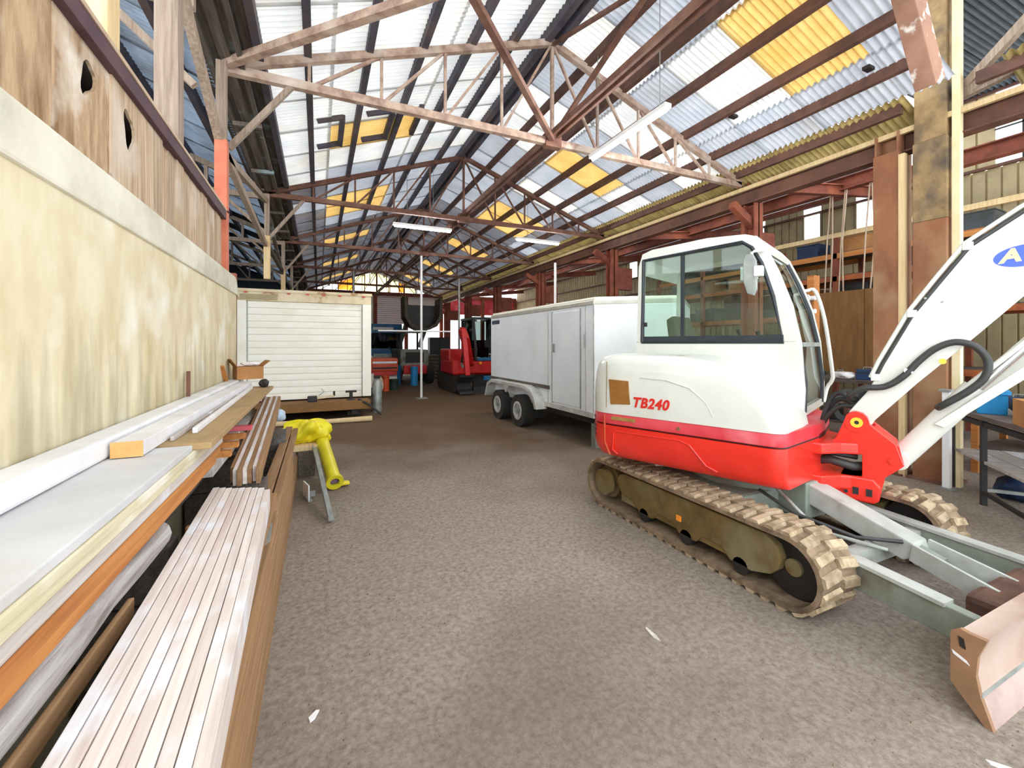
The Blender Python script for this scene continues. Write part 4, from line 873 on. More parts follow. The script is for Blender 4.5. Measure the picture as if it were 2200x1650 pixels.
crumple('paper_scrap', 'white crumpled scrap lying on the cardboard box', 'scrap', -.60, 4.76, 1.345, .08, .06, .02, W['paper'], 3)
crumple('black_bag', 'small black bag by the crushed cardboard box', 'bag', -.47, 4.62, 1.146, .04, .05, .04, W['black'], 5)
crumple('teal_scrap', 'crumpled teal scrap at the edge of the stack', 'scrap', -.40, 4.72, .85, .06, .08, .05, W['teal'], 8)
crumple('plastic_bag', 'pale blue plastic bag hanging over the end of the boards', 'bag', -.33, 4.4, .85, .05, .07, .055, mat('pale_blue_plastic', '#c9d6e2', '#9fb6cc', 6, .35), 11)
tag(MB().beam((-.76, 4.55, 1.22), (-.77, 4.42, 1.36), .03, .02).build('leaning_stick', W['timber_orange']), 'short orange stick leaning on the concrete wall', 'stick')
tag(MB().box(-.05, .03, -.03, .03, 0, 2.3).build('wall_end_post', W['rust_red'], None, (-.82, 5.29, 0), bevel=.004), 'rust brown post standing at the rounded end of the concrete wall', 'post')
# yellow pipe, tarp and the bits around them
t = thing('yellow_pipe', 'thick yellow pipe sloping to the floor with its open end towards the camera', 'pipe', (0,0,0))
P0, P1 = Vector((.155, 4.86, .092)), Vector((.03, 5.72, .40)); ax = (P1-P0).normalized()
MB().tube([P0 + ax*.02, P1], .07, 20, caps=False).build('pipe_shell', W['yellow'], t, smooth=50)
MB().ring(P0 + ax*.012, ax, .088, .048, .035).build('end_collar', W['yellow'], t, smooth=30)
MB().disc(P0 + ax*.06, ax, .06, .01).build('pipe_plug', mat('pipe_inside', '#8a6f8a', rough=.7), t)
MB().prism([(0,0),(.11,.02),(.1,.09),(.03,.11)], lambda p,q,d: (.2+p, 4.93+q, .02+d), 0, .03).build('pipe_flap', W['yellow_tarp'], t, bevel=.01)
crumple('yellow_tarp', 'crumpled bright yellow tarp bundled on the end of the planks', 'tarp', -.12, 5.72, .362, .26, .15, .14, W['yellow_tarp'], 23, 30, .55)
bx('trestle_timber', 'pale cross timber carrying the yellow tarp', 'timber', -.38, .0, 5.55, 5.68, .295, .36, W['timber_pale'])
bx('trestle_block', 'dark block under the yellow tarp', 'block', -.22, -.04, 5.53, 5.7, 0, .294, W['timber_dark'])
t = thing('steel_angle', 'grey steel angle bar sloping from the tarp down to the floor', 'angle bar', (0,0,0))
MB().beam((.10,3.98,.03), (-.045,5.5,.33), .045, .012).build('flange', W['galv'], t); MB().beam((.10-.02,3.98,.05), (-.045-.02,5.5,.35), .012, .05).build('flange', W['galv'], t)
t = thing('metal_bracket', 'small pale metal bracket on the floor beside the planks', 'bracket', (-.1, 4.72, 0), R(15))
MB().box(-.02, .02, -.1, .1, 0, .015).build('foot_plate', W['galv'], t); MB().box(-.02, -.008, -.1, .1, 0, .16).build('side_plate', W['skin_white'], t); MB().box(-.02, .07, .0, .02, .015, .07).build('rib', W['galv'], t)
# ================================================================== VEHICLES AND MACHINES
bt_ = thing('box_trailer', 'cream box trailer with a closed slatted shutter door behind the timber stack', 'trailer', (-.21, 9.8, 0))
hw = 1.26
MB().box(-hw, hw, .06, 5.0, .42, 2.6).build('box_body', W['cream'], bt_)
MB().box(-hw, hw, -.02, .1, 2.42, 2.64).build('door_header', W['cream_rust'], bt_, bevel=.01)
MB().box(-hw-.02, hw+.02, -.04, 5.02, 2.6, 2.66).build('roof_cap', W['cream_rust'], bt_, bevel=.01)
for x0, x1 in ((-hw, -hw+.17), (hw-.18, hw)): MB().box(x0, x1, -.03, .1, .42, 2.42).build('door_jamb', W['cream'], bt_, bevel=.008)
for x in (-hw+.165, hw-.175): MB().box(x-.012, x+.018, -.015, .02, .42, 2.4).build('door_track', W['galv'], bt_)
n = 15; z0, z1 = .41, 2.42
for k in range(n):
    a, b = z0 + (z1-z0)*k/n, z0 + (z1-z0)*(k+1)/n
    MB().prism([(.03,a+.002),(.024,a+.008),(.022,(a+b)/2),(.024,b-.008),(.03,b-.002),(.06,b-.002),(.06,a+.002)], lambda p,q,d: (d,p,q), -hw+.185, hw-.195).build('shutter_slat', W['cream'], bt_)
for x in (-1.1, -.35, .0, .3, .62, 1.1): MB().box(x-.03, x+.03, -.05, -.03, 2.57, 2.6).build('marker_lamp', W['orange_m'], bt_)
MB().box(-1.2, -.55, -.035, -.02, 2.44, 2.55).build('faded_plate', W['beige_wall'], bt_)
MB().box(-1.2, 1.2, -.45, 5.0, .2, .38).build('trailer_bed', W['ply_brown'], bt_, bevel=.01)
for x in (-.9, .9): MB().box(x-.06, x+.06, -.3, 4.9, .08, .2).build('chassis_rail', W['black'], bt_)
for x in (-1.05, 1.05):
    for y in (2.6, 3.5): MB().disc((x, y, .3), (1,0,0), .3, .2, 24).build('wheel', W['tyre'], bt_, smooth=40)
for x in (-.9, .9): MB().box(x-.12, x+.12, .2, .5, 0, .08).build('support_pad', W['timber_dark'], bt_)
hc = thing('tow_hitch', 'dark tow coupling with a hand crank lying on the trailer bed', 'hitch', (.05, 9.55, .38))
MB().box(-.26, -.08, -.06, .06, 0, .12).build('coupler_head', W['black'], hc, bevel=.02); MB().beam((-.1, 0, .07), (.24, 0, .1), .05, .04).build('drawbar', W['cream_rust'], hc); MB().tube([(.24,0,.1),(.24,0,.2)], .02).build('crank_pin', W['black'], hc)
MB().tube([(-.05,0,.12),(.05,0,.2),(.0,0,.26)], .008).build('safety_chain', W['galv'], hc)
jk = thing('jack_stand', 'small dark screw jack on the trailer bed beside the hitch', 'jack', (.62, 9.55, .38))
MB().tube([(0,0,0),(0,0,.16)], .035, 12).build('jack_post', W['black'], jk, smooth=50); MB().box(-.11, .11, -.03, .03, .16, .2).build('jack_head', W['black'], jk); MB().box(-.08, .08, -.05, .05, 0, .02).build('jack_foot', W['black'], jk)
tag(MB().tube([(.75,9.42,.40),(.95,9.3,.3),(1.2,9.25,.08)], .025, 8).build('drag_bar', W['black'], smooth=50), 'dark bar sloping from the trailer bed to the floor', 'bar')
tag(MB().tube([(-.85,9.12,.05),(0,9.0,.05),(.98,8.95,.06)], [.05,.045,.055], 10).build('floor_pole', W['timber_pale'], smooth=60), 'pale wooden pole lying on the floor before the box trailer', 'pole')

# ---- white enclosed trailer with V nose
tl = thing('enclosed_trailer', 'white enclosed cargo trailer with twin wheels and side door', 'trailer', (3.65, 5.13, 0), R(1.2))
plan = [(0,0),(0,3.86),(1.95,3.86),(1.95,0),(1.0,-.75)]
MB().prism(plan, lambda a,b,d: (a,b,d), .52, 2.14).build('trailer_body', W['skin_white'], tl, bevel=.015)
MB().prism([(a*1.01-.01, b+.005) for a, b in plan], lambda a,b,d: (a,b,d), 2.13, 2.20).build('roof_trim', mat('alu_trim', '#c9c6bb', '#b3b0a4', 5, .4, .3), tl, bevel=.012)
MB().prism([(.03,.03),(.03,3.84),(1.92,3.84),(1.92,.03),(1.0,-.7)], lambda a,b,d: (a,b,d), 2.2, 2.25).build('roof_skin', W['cream'], tl, bevel=.02)
MB().prism([(a*1.01-.01, b+.005) for a, b in plan], lambda a,b,d: (a,b,d), .47, .55).build('bottom_rail', W['rim'], tl)
d_ = MB().box(-.012, .0, .33, 1.15, .58, 2.08).build('side_door', W['skin_white'], tl, bevel=.006)
for y in (.325, 1.155): MB().box(-.016, .002, y-.008, y+.008, .56, 2.1).build('door_seal', W['galv'], d_)
MB().box(-.03, -.01, 1.06, 1.11, 1.42, 1.56).build('door_handle', W['galv'], d_, bevel=.006)
for y in (0, .2, 1.3): MB().box(-.006, .002, y-.012, y+.012, .55, 2.13).build('panel_joint', W['rim'], tl)
for y in (.19,): MB().tube([(-.03,y,1.5),(-.03,y,1.7)], .012).build('hinge_bar', W['galv'], tl)
MB().box(-.008, .0, 3.38, 3.78, 2.0, 2.08).build('name_plate', mat('dark_plate', '#4b5566', '#2f3540', 14, .5), tl)
MB().box(-.03, .0, 1.25, 3.84, .78, .84).build('rub_rail', W['timber_dark'], tl)
fd = []
for cy in (2.17, 3.12): pass
fpoly = [(1.38,.42),(1.46,.62),(1.62,.75),(1.85,.80),(3.4,.80),(3.62,.72),(3.76,.42),(3.70,.42),(3.58,.66),(3.36,.74),(1.9,.74),(1.68,.69),(1.53,.58),(1.46,.42)]
MB().prism(fpoly, lambda a,b,d: (d,a,b), -.2, .02).build('wheel_fender', W['rim'], tl, bevel=.006)
MB().prism([(2.5,.74),(2.8,.74),(2.68,.6),(2.62,.6)], lambda a,b,d: (d,a,b), -.19, -.17).build('fender_gusset', W['rim'], tl)
for cy in (2.14, 3.08):
    wh = MB().ring((-.08, cy, .3), (1,0,0), .3, .17, .2, 28).build('wheel', W['tyre'], tl, smooth=40)
    MB().ring((-.13, cy, .3), (1,0,0), .175, .13, .12, 24).build('wheel_rim', W['rim'], wh, smooth=40)
    MB().disc((-.14, cy, .3), (1,0,0), .05, .08, 12).build('wheel_hub', W['galv'], wh)
    for k in range(5):
        t_ = 2*math.pi*k/5; MB().beam((-.14, cy, .3), (-.15, cy+.14*math.cos(t_), .3+.14*math.sin(t_)), .03, .05, (1,0,0)).build('rim_spoke', W['rim'], wh)
MB().box(.0, .2, 1.8, 3.5, .2, .36).build('axle_beam', W['black'], tl)
MB().box(.1, 1.85, .05, 3.8, .36, .48).build('chassis', W['black'], tl)
MB().box(.1, .2, .1, .2, 0, .4).build('corner_leg', W['galv'], tl)
MB().beam((1.0,-.6,.42),(1.0,-1.5,.42), .1, .1).build('tow_bar', W['black'], tl)
MB().tube([(1.0,-1.3,0),(1.0,-1.3,.7)], .03, 10).build('tow_jack', W['galv'], tl)
MB().box(-.012, .0, 3.8, 3.86, .56, .66).build('tail_lamp', W['red_m'], tl)

# ---- red excavator deeper in the shed
rx = thing('excavator', 'small red tracked excavator with dark glazed cab facing the camera', 'excavator', (4.75, 13.9, 0))
for x0 in (-.85, .45):
    so = [( -.95 - .26*math.sin(R(180)*k/8), .28 - .26*math.cos(R(180)*k/8)) for k in range(9)] + [(.95 + .26*math.sin(R(180)*k/8), .28 + .26*math.cos(R(180)*k/8)) for k in range(9)]
    MB().prism(so, lambda a,b,d: (d,a,b), x0, x0+.4).build('rubber_track', W['tyre'], rx, bevel=.02)
MB().box(-.5, .5, -.7, .7, .3, .6).build('undercarriage', W['black'], rx)
def rl(ins): return [(-.85+ins,-.75),(-.7,-.85+ins),(.7,-.85+ins),(.85-ins,-.7),(.85-ins,.7),(.6,.95-ins),(-.6,.95-ins),(-.85+ins,.7)]
MB().loft([[(a,b,z) for a,b in rl(i)] for z,i in ((.56,.06),(.62,0),(.98,0),(1.05,.06))]).build('red_body', W['red_m'], rx, bevel=.01)
MB().box(-.85, -.2, -.3, .8, 1.0, 1.4).build('engine_hood', W['red_m'], rx, bevel=.06)
cabp = [(-.62,1.02),(-.86,1.3),(-.8,1.9),(-.62,2.4),(.55,2.42),(.6,1.02)]
for x in (-.1, .84): 
    MB().prism([(-.86,1.02),(-.86,1.1),(.6,1.1),(.6,1.02)], lambda a,b,d: (d,a,b), x-.03, x+.03).build('cab_sill', W['black'], rx)
    for p, q in (((-.84,1.05),(-.84,1.4)),((-.84,1.4),(-.62,2.4)),((.56,1.05),(.56,2.4)),((-.62,2.38),(.56,2.4))): MB().beam((x,p[0],p[1]),(x,q[0],q[1]), .07, .07, (1,0,0)).build('cab_pillar', W['black'], rx)
    MB().prism([(-.83,1.1),(-.83,1.4),(-.62,2.35),(.55,2.37),(.55,1.1)], lambda a,b,d: (d,a,b), x-.006, x+.006).build('side_glass', W['glass_dk'], rx)
MB().loft([[(x,y,z) for x,y in ((-.16,-.68),(.9,-.68),(.9,.64),(-.16,.64))] for z in (2.38,2.46)]).build('cab_roof', mat('dark_roof', '#3b4344', '#2c3334', 5, .5), rx, bevel=.04)
MB().add([(-.08,-.86,1.1),(.82,-.86,1.1),(.82,-.86,1.42),(.82,-.65,2.36),(-.08,-.65,2.36),(-.08,-.86,1.42)], [(0,1,2,5),(5,2,3,4)]).build('windshield', W['glass_dk'], rx)
MB().box(.1, .6, -.1, .4, 1.1, 1.7).build('seat', W['black'], rx, bevel=.05)
MB().box(-.05, .84, -.88, -.84, 1.02, 1.12).build('windshield_sill', W['blue_m'], rx)
for x in (.05, .72): MB().box(x-.06, x+.06, -.72, -.64, 2.3, 2.37).build('work_lamp', W['lamp_body'], rx)
for x in (-.25, .05): MB().disc((x,-.88,.95), (0,1,0), .05, .04).build('lamp', W['orange_tag'], rx)
MB().prism([(-.7,.75),(-.95,.9),(-1.15,1.25),(-1.35,1.75),(-1.3,2.05),(-1.05,2.0),(-1.0,1.6),(-.8,1.25),(-.6,1.0)], lambda a,b,d: (d - (b-.9)*.32,a,b), -.42, -.2).build('boom', W['red_m'], rx, bevel=.02)
MB().prism([(-1.35,2.05),(-1.2,2.1),(-1.55,1.0),(-1.7,.6),(-1.8,.62),(-1.6,1.4)], lambda a,b,d: (d,a,b), -.75, -.6).build('stick', W['red_m'], rx, bevel=.02)
MB().tube([(-.6,-1.0,1.0),(-.62,-1.3,1.5)], .06, 10).build('boom_cylinder', W['black'], rx)
MB().tube([(-.7,-1.2,.95),(-.75,-1.5,.85),(-.65,-1.6,1.1)], .03, 8).build('arm_hose', W['galv'], rx)
MB().prism([(-1.75,.65),(-1.45,.6),(-1.3,.35),(-1.4,.12),(-1.7,.05),(-1.68,.12),(-1.42,.18),(-1.37,.35),(-1.5,.52),(-1.74,.56)], lambda a,b,d: (d,a,b), -.9, -.45).build('digging_bucket', W['black'], rx)
MB().prism([(-1.35,.42),(-1.32,.42),(-1.26,.22),(-1.32,.0),(-1.38,.0),(-1.33,.22)], lambda a,b,d: (d,a,b), -.35, .9).build('dozer_blade', W['black'], rx)
for x in (.15, .6): MB().box(x-.13, x+.13, -1.28, -1.2, .3, .55).build('front_box', W['blue_m'], rx, bevel=.03)

# ---- loader with raised bucket
ld = thing('wheel_loader', 'grey wheel loader holding a dark bucket high in the aisle', 'loader', (3.4, 15.0, 0))
us = [(-.68,3.25),(-.6,3.25),(-.56,2.6),(-.42,2.3),(-.15,2.14),(.15,2.14),(.42,2.3),(.56,2.6),(.6,3.22),(.68,3.22),(.66,2.5),(.48,2.2),(.2,2.07),(-.2,2.07),(-.48,2.2),(-.66,2.5)]
MB().prism(us, lambda a,b,d: (a,d,b), 0, .8).build('bucket_shell', mat('dark_bucket', '#4a3f2f', '#332b20', 6, .7), ld)
MB().prism([(-.6,3.0),(-.56,2.6),(-.42,2.3),(-.15,2.14),(.15,2.14),(.42,2.3),(.56,2.6),(.6,3.0)], lambda a,b,d: (a,d,b), .72, .8).build('bucket_back', W['black'], ld)
for x in (-.4, .4): MB().beam((x,.8,2.6),(x,2.6,1.5), .1, .2).build('lift_arm', W['galv'], ld)
MB().box(-.55, .55, 1.6, 3.6, .55, 1.35).build('loader_body', W['greengrey'], ld, bevel=.06)
MB().box(-.45, .45, 1.45, 1.62, .4, .75).build('front_grille', W['red_m'], ld, bevel=.03)
MB().box(-.35, .35, 1.55, 1.6, .85, 1.25).build('radiator', W['black'], ld)
for p in ((-.42,2.2),(.42,2.2),(-.42,3.1),(.42,3.1)): MB().beam((p[0],p[1],1.3),(p[0],p[1],2.05), .07, .07, (0,1,0)).build('cab_post', W['black'], ld)
MB().box(-.5, .5, 2.1, 3.2, 2.02, 2.08).build('cab_roof', W['greengrey'], ld, bevel=.02)
for x in (-.62, .62):
    for y in (1.9, 3.2): MB().disc((x,y,.42), (1,0,0), .42, .25, 24).build('wheel', W['tyre'], ld, smooth=40)

# ---- blue truck
bl_ = thing('truck', 'blue truck with a white stripe parked at the far end of the aisle', 'truck', (2.62, 19.0, 0))
MB().prism([(0,.55),(-.05,1.3),(.12,2.45),(1.3,2.5),(1.3,.55)], lambda a,b,d: (d,a,b), -.75, .75).build('truck_cab', W['blue_m'], bl_, bevel=.05)
MB().prism([(-.05,1.38),(.08,2.05),(.05,2.05),(-.08,1.38)], lambda a,b,d: (d,a,b), -.62, .62).build('windscreen', W['glass_dk'], bl_)
MB().prism([(.085,2.18),(.10,2.3),(.06,2.3),(.045,2.18)], lambda a,b,d: (d,a,b), -.5, .35).build('white_stripe', W['skin_white'], bl_)
MB().box(-.75, .75, -.12, .0, .45, .75).build('bumper', W['black'], bl_, bevel=.03)
MB().box(-.5, .5, -.08, .02, .85, 1.15).build('grille', W['galv'], bl_)
for x in (-.6, .6): MB().disc((x,-.06,.98), (0,1,0), .1, .06).build('headlamp', W['lamp_body'], bl_)
MB().box(-.8, .8, 1.35, 4.5, .6, 1.9).build('load_bed', W['navy'], bl_)
for x in (-.68, .68):
    for y in (.55, 3.6): MB().disc((x,y,.4), (1,0,0), .4, .22, 20).build('wheel', W['tyre'], bl_, smooth=40)

# ---- orange walk-behind machine, drums, crates and sacks around the far aisle
om = thing('roller_machine', 'orange compactor machine beside the cream box trailer', 'machine', (2.05, 15.3, 0))
MB().box(-.45, .45, -.35, .5, .62, 1.08).build('machine_hood', W['orange_m'], om, bevel=.06)
MB().box(-.4, .4, -.37, -.34, .9, .97).build('white_band', W['skin_white'], om); MB().box(-.4, .4, -.37, -.34, .72, .77).build('dark_band', W['black'], om)
MB().box(-.42, .42, -.3, .45, .5, .63).build('machine_frame', W['red_m'], om)
MB().tube([(-.42,0,.27),(.42,0,.27)], .27, 20).build('drum_roller', W['rim'], om, smooth=40)
for x in (-.4, .4): MB().tube([(x,.4,1.0),(x,.8,1.35),(x*.8,.95,1.45)], .025).build('handle', W['black'], om)
def drum(label, x, y, r, h, m, cat='drum', group=None):
    t = thing('drum' if cat == 'drum' else 'bucket', label, cat, (x, y, 0), 0, group)
    MB().tube([(0,0,0),(0,0,h)], [r*.92, r], 20, caps=True).build('drum_body', m, t, smooth=40)
    MB().ring((0,0,h), (0,0,1), r*1.05, r*.8, .03).build('rim', m, t)
    return t
drum('tall orange bucket on the floor left of the aisle', 2.02, 14.6, .13, .5, W['orange_bk'], 'bucket')
drum('blue drum behind the orange compactor', 2.66, 16.6, .22, .75, W['blue_m'])
drum('second blue drum, slimmer, before the wheel loader', 3.28, 16.1, .14, .7, W['bluebin'])
drum('cream drum standing against the cream box trailer', 1.4, 13.9, .17, .62, W['cream'])
drum('dark green drum beside the orange bucket', 2.35, 14.9, .16, .35, mat('dark_green', '#2d4038', '#22302a', 5, .6))
cr_ = thing('slatted_crate', 'yellowish slatted crate at the end of the aisle', 'crate', (4.75, 22.0, 0))
for k in range(5): MB().box(-.3, .3, -.22, -.2, .1+.2*k, .26+.2*k).build('crate_slat', W['timber_pale'], cr_)
MB().box(-.28, .28, -.2, .2, .05, 1.0).build('crate_core', W['card'], cr_)
for x in (-.29, .29): MB().box(x-.03, x+.03, -.24, .22, 0, 1.15).build('crate_post', W['timber_pale'], cr_)
crumple('cream_sack', 'pale lumpy sack slumped beside the cream drum', 'sack', 1.72, 14.1, 0, .16, .14, .28, W['cream_edge'], 31)
crumple('dark_sack', 'dark lumpy sack on the floor before the cream drum', 'sack', 1.5, 13.3, 0, .17, .15, .13, W['black'], 33)
gp = thing('gas_bottle', 'grey gas bottle standing at the corner of the cream box trailer', 'gas bottle', (1.22, 10.15, 0))
MB().tube([(0,0,0),(0,0,.62),(0,0,.72),(0,0,.76)], [.11,.11,.07,.04], 18).build('bottle_body', W['galv'], gp, smooth=50); MB().ring((0,0,.8), (0,0,1), .07, .05, .06).build('valve_guard', W['black'], gp)

cb = thing('added_cabinet', 'dark cabinet added to cover part of the bright far doorway', 'cabinet', (5.5, 21.0, 0))  # added dark mass that covers part of the white far opening
MB().box(-.5, .5, -.25, .25, .05, 1.9).build('cabinet_body', W['black'], cb, bevel=.01)
for x in (-.25, .25):
    d2 = MB().box(x-.235, x+.235, -.27, -.25, .1, 1.85).build('cabinet_door', W['cab_in'], cb); MB().box(x-.02 if x > 0 else x, x if x > 0 else x+.02, -.285, -.27, .9, 1.05).build('door_handle', W['galv'], d2)
for x in (-.4, .4): MB().box(x-.05, x+.05, -.2, .2, 0, .05).build('cabinet_foot', W['black'], cb)
ps = thing('added_pallet_stack', 'stack of brown pallets added right of the wheel loader to cover the bright opening', 'pallets', (4.45, 19.3, 0))  # added pile that helps cut down the white far opening
for k in range(7):
    for y in (-.4, 0, .4): MB().box(-.5, .5, y-.05, y+.05, k*.16, k*.16+.09).build('pallet_bearer', W['timber_dark'], ps)
    for x in (-.42, -.14, .14, .42): MB().box(x-.07, x+.07, -.5, .5, k*.16+.09, k*.16+.11).build('pallet_slat', W['plank_brown'], ps)
# ================================================================== LAMPS, POLES
def strip(label, p, q, rods):
    p = Vector(p); q = Vector(q); d = (q-p).normalized(); t = thing('strip_light', label, 'lamp', p, 0, 'fluorescent strip lights')
    MB().beam((0,0,.03), q-p+Vector((0,0,.03)), .09, .05).build('lamp_housing', W['lamp_body'], t, bevel=.006)
    MB().tube([d*.03 + Vector((0,0,-.012)), q-p-d*.03 + Vector((0,0,-.012))], .018, 10).build('lamp_tube', W['tube_white'], t, smooth=60)
    for rx_, ry_, rz_ in rods: MB().tube([Vector((rx_, ry_, p.z+.05))-p, Vector((rx_, ry_, rz_))-p], .005, 6).build('hanger_rod', W['galv'], t)
    return t
strip('white strip light hanging lengthwise beside the nearest truss', (3.29, 3.32, 4.0), (3.29, 4.68, 4.0), [(3.30, y, zr(3.3)+.06) for y in (3.45, 4.55)])
strip('left white strip light hanging across behind the second truss', (1.38, 8.92, 4.0), (2.62, 8.92, 4.0), [(x, 8.92, zr(x)+.06) for x in (1.67, 2.22)])
strip('right white strip light hanging across behind the second truss', (4.17, 8.95, 4.0), (5.34, 8.95, 4.0), [(x, 8.95, zr(x)+.06) for x in (4.48, 5.06)])
t = thing('white_pole', 'white pole with a cross bar standing in the middle of the aisle', 'pole', (2.69, 12.2, 0))
MB().tube([(0,0,0),(0,0,4.12)], .034, 10).build('pole_shaft', W['lamp_body'], t, smooth=60)
MB().tube([(-1.2,-.04,1.93),(.85,-.04,1.93)], .022, 8).build('cross_bar', W['lamp_body'], t, smooth=60)
MB().box(-.15, .15, -.15, .15, 0, .02).build('base_plate', W['galv'], t)
tag(MB().tube([(4.98,15.9,0),(4.98,15.9,4.1)], .045, 10).build('thin_pole', W['rim'], smooth=60), 'pale thin pole rising behind the red excavator', 'pole')
tag(MB().tube([(1.1,15.7,0),(1.1,15.7,4.1)], .045, 10).build('thin_pole', W['galv'], smooth=60), 'grey thin pole rising behind the cream box trailer', 'pole')
tag(MB().tube([(6.2,10.6,0),(6.2,10.6,3.9)], .04, 10).build('thin_pole', W['lamp_body'], smooth=60), 'white thin pole rising behind the white enclosed trailer', 'pole')

# ================================================================== RIGHT BAY: benches, racks, clutter
tb = thing('work_table', 'black steel work table with a plank shelf at the right edge', 'table', (5.81, 1.84, 0), math.atan2(.76, .97))
def tleg(x, y, h=.83): MB().box(x-.02, x+.02, y-.02, y+.02, 0, h).build('leg', W['black'], tb)
for x in (-1.0, .02, .62):
    for y in (-.02, -.72): tleg(x, y)
MB().box(-1.2, .7, -.8, .03, .83, .87).build('table_top', W['bench_top'], tb)
for k in range(4): MB().box(-1.1, .66, -.76 + k*.19, -.76 + k*.19 + .175, .40, .425).build('shelf_plank', W['plank_grey'], tb)
MB().beam((-1.1,-.02,.78),(.66,-.02,.78), .03, .05).build('top_rail', W['black'], tb)
MB().beam((.02,-.02,.15),(.02,-.72,.15), .03, .03).build('foot_rail', W['galv'], tb); MB().beam((-1.0,-.02,.12),(.02,-.02,.12), .03, .03).build('foot_rail', W['black'], tb)
t = thing('cardboard_box', 'brown cardboard box on the black steel table', 'box', (5.36, 1.36, .87), R(30))
MB().box(-.13, .13, -.12, .12, 0, .22).build('box_body', W['card'], t, bevel=.004); MB().box(-.13, .13, -.125, -.12, .15, .22).build('box_tape', W['timber_orange'], t)
t = thing('blue_crate', 'bright blue plastic bin behind the excavator boom', 'bin', (6.05, 1.85, .87), R(20))
MB().prism([(-.12,0),(.12,0),(.15,.22),(-.15,.22)], lambda a,b,d: (a,d,b), -.1, .1).build('bin_body', W['bluebin'], t, bevel=.01); MB().box(-.16, .16, -.12, .12, .2, .23).build('bin_rim', W['bluebin'], t)
crumple('black_bag', 'black bundled bag beside the bright blue bin', 'bag', 5.95, 1.5, .87, .2, .16, .12, W['black'], 44)
crumple('navy_tarp', 'dark navy tarp bundle under the black steel table', 'tarp', 6.35, 1.75, 0, .2, .16, .12, W['navy'], 45)
t = thing('orange_can', 'small orange can on the floor under the table', 'can', (6.75, 2.35, 0)); MB().tube([(0,0,0),(0,0,.12)], .06, 14).build('can_body', W['orange_tag'], t, smooth=40); MB().ring((0,0,.12), (0,0,1), .062, .05, .01).build('can_rim', W['galv'], t)
t = thing('white_prop', 'white square prop standing just right of the widest brown column', 'prop', (6.12, 2.2, 0))
MB().box(-.03, .03, -.03, .03, .02, 1.05).build('prop_shaft', W['lamp_body'], t, bevel=.004); MB().box(-.06, .06, -.06, .06, 0, .02).build('prop_foot', W['galv'], t); MB().box(-.05, .05, -.05, .05, 1.05, 1.07).build('prop_head', W['galv'], t)
# long benches under the right bay
def bench(label, x0, x1, y0, y1, h, m):
    t = thing('work_bench', label, 'bench', ((x0+x1)/2, (y0+y1)/2, 0)); w_, l_ = (x1-x0)/2, (y1-y0)/2
    MB().box(-w_, w_, -l_, l_, h-.05, h).build('bench_top', m, t, bevel=.004)
    for sx in (-1, 1):
        for sy in (-1, 1): MB().box(sx*(w_-.05)-.03, sx*(w_-.05)+.03, sy*(l_-.05)-.03, sy*(l_-.05)+.03, 0, h-.05).build('leg', W['timber_orange'], t)
    MB().box(-w_+.05, w_-.05, -l_+.05, l_-.05, .3, .34).build('shelf', m, t)
    return t
bench('long dark work bench covered in clutter behind the boom', 7.5, 8.3, 2.6, 5.2, 1.0, W['bench_top'])
bench('low bench with navy bundles farther right behind the columns', 7.2, 8.1, .4, 2.4, .75, W['bench_top'])
rnd = random.Random(5)
kinds = [('toolbox', 'red'), ('toolbox', 'grey'), ('toolbox', 'navy'), ('toolbox', 'black'), ('toolbox', 'white'), ('toolbox', 'brown')]
cm = {'red': W['red_m'], 'grey': W['cab_in'], 'navy': W['navy'], 'black': W['black'], 'white': W['paper'], 'brown': W['card']}
spots = [('red', 7.75, 4.9, 1.0, .14, .1, 'red toolbox at the far end of the long dark bench'), ('grey', 7.72, 4.45, 1.0, .12, .08, 'flat grey box on the long dark bench'), ('white', 7.7, 4.05, 1.0, .1, .07, 'white box on the long dark bench by the column'),
         ('navy', 7.75, 3.7, 1.0, .13, .11, 'navy case on the long dark bench'), ('black', 7.78, 3.3, 1.0, .14, .1, 'black case on the long dark bench'), ('brown', 7.72, 2.9, 1.0, .12, .14, 'brown carton at the near end of the long dark bench'),
         ('navy', 7.7, 4.6, .34, .16, .2, 'big navy case on the shelf below the long bench, farther one'), ('navy', 7.7, 3.5, .34, .17, .18, 'big navy case on the shelf below the long bench, nearer one'), ('black', 7.68, 4.05, .34, .14, .16, 'black case on the shelf below the long bench'),
         ('navy', 7.5, 2.05, .75, .16, .12, 'navy box at the far end of the low bench'), ('red', 7.45, 1.6, .75, .1, .08, 'red box on the low bench'), ('black', 7.5, 1.1, .75, .14, .16, 'black box on the low bench'), ('navy', 7.45, 1.7, .34, .18, .15, 'navy box on the shelf of the low bench'), ('brown', 7.45, 1.0, .34, .14, .15, 'brown carton on the shelf of the low bench')]
for c, x, y, z, s_, h_, l in spots:
    t = thing('tool_case', l, 'case', (x, y, z), rnd.uniform(-.4, .4))
    MB().box(-s_*.8, s_*.8, -s_, s_, 0, h_*1.5).build('case_body', cm[c], t, bevel=.012)
    MB().box(-s_*.82, s_*.82, -s_*1.02, s_*1.02, h_*.95, h_*1.08).build('case_lid_seam', W['black'], t)
    MB().tube([(0,-s_*.4,h_*1.5),(0,-s_*.35,h_*1.5+.03),(0,s_*.35,h_*1.5+.03),(0,s_*.4,h_*1.5)], .008, 6).build('case_handle', W['galv'], t)
crumple('paper_scrap', 'crumpled white paper on the long dark bench', 'paper', 7.62, 3.95, 1.0, .1, .14, .06, W['paper'], 51)
t = thing('hose_coil', 'black hose coil hanging behind the boom foot', 'hose', (7.3, 3.75, .0)); 
for k in range(4): MB().ring((0, 0, .62), (.3 + .04*k, 1, 0), .26 - .02*k, .22 - .02*k, .04, 24).build('hose_loop', W['hose'], t, smooth=50)
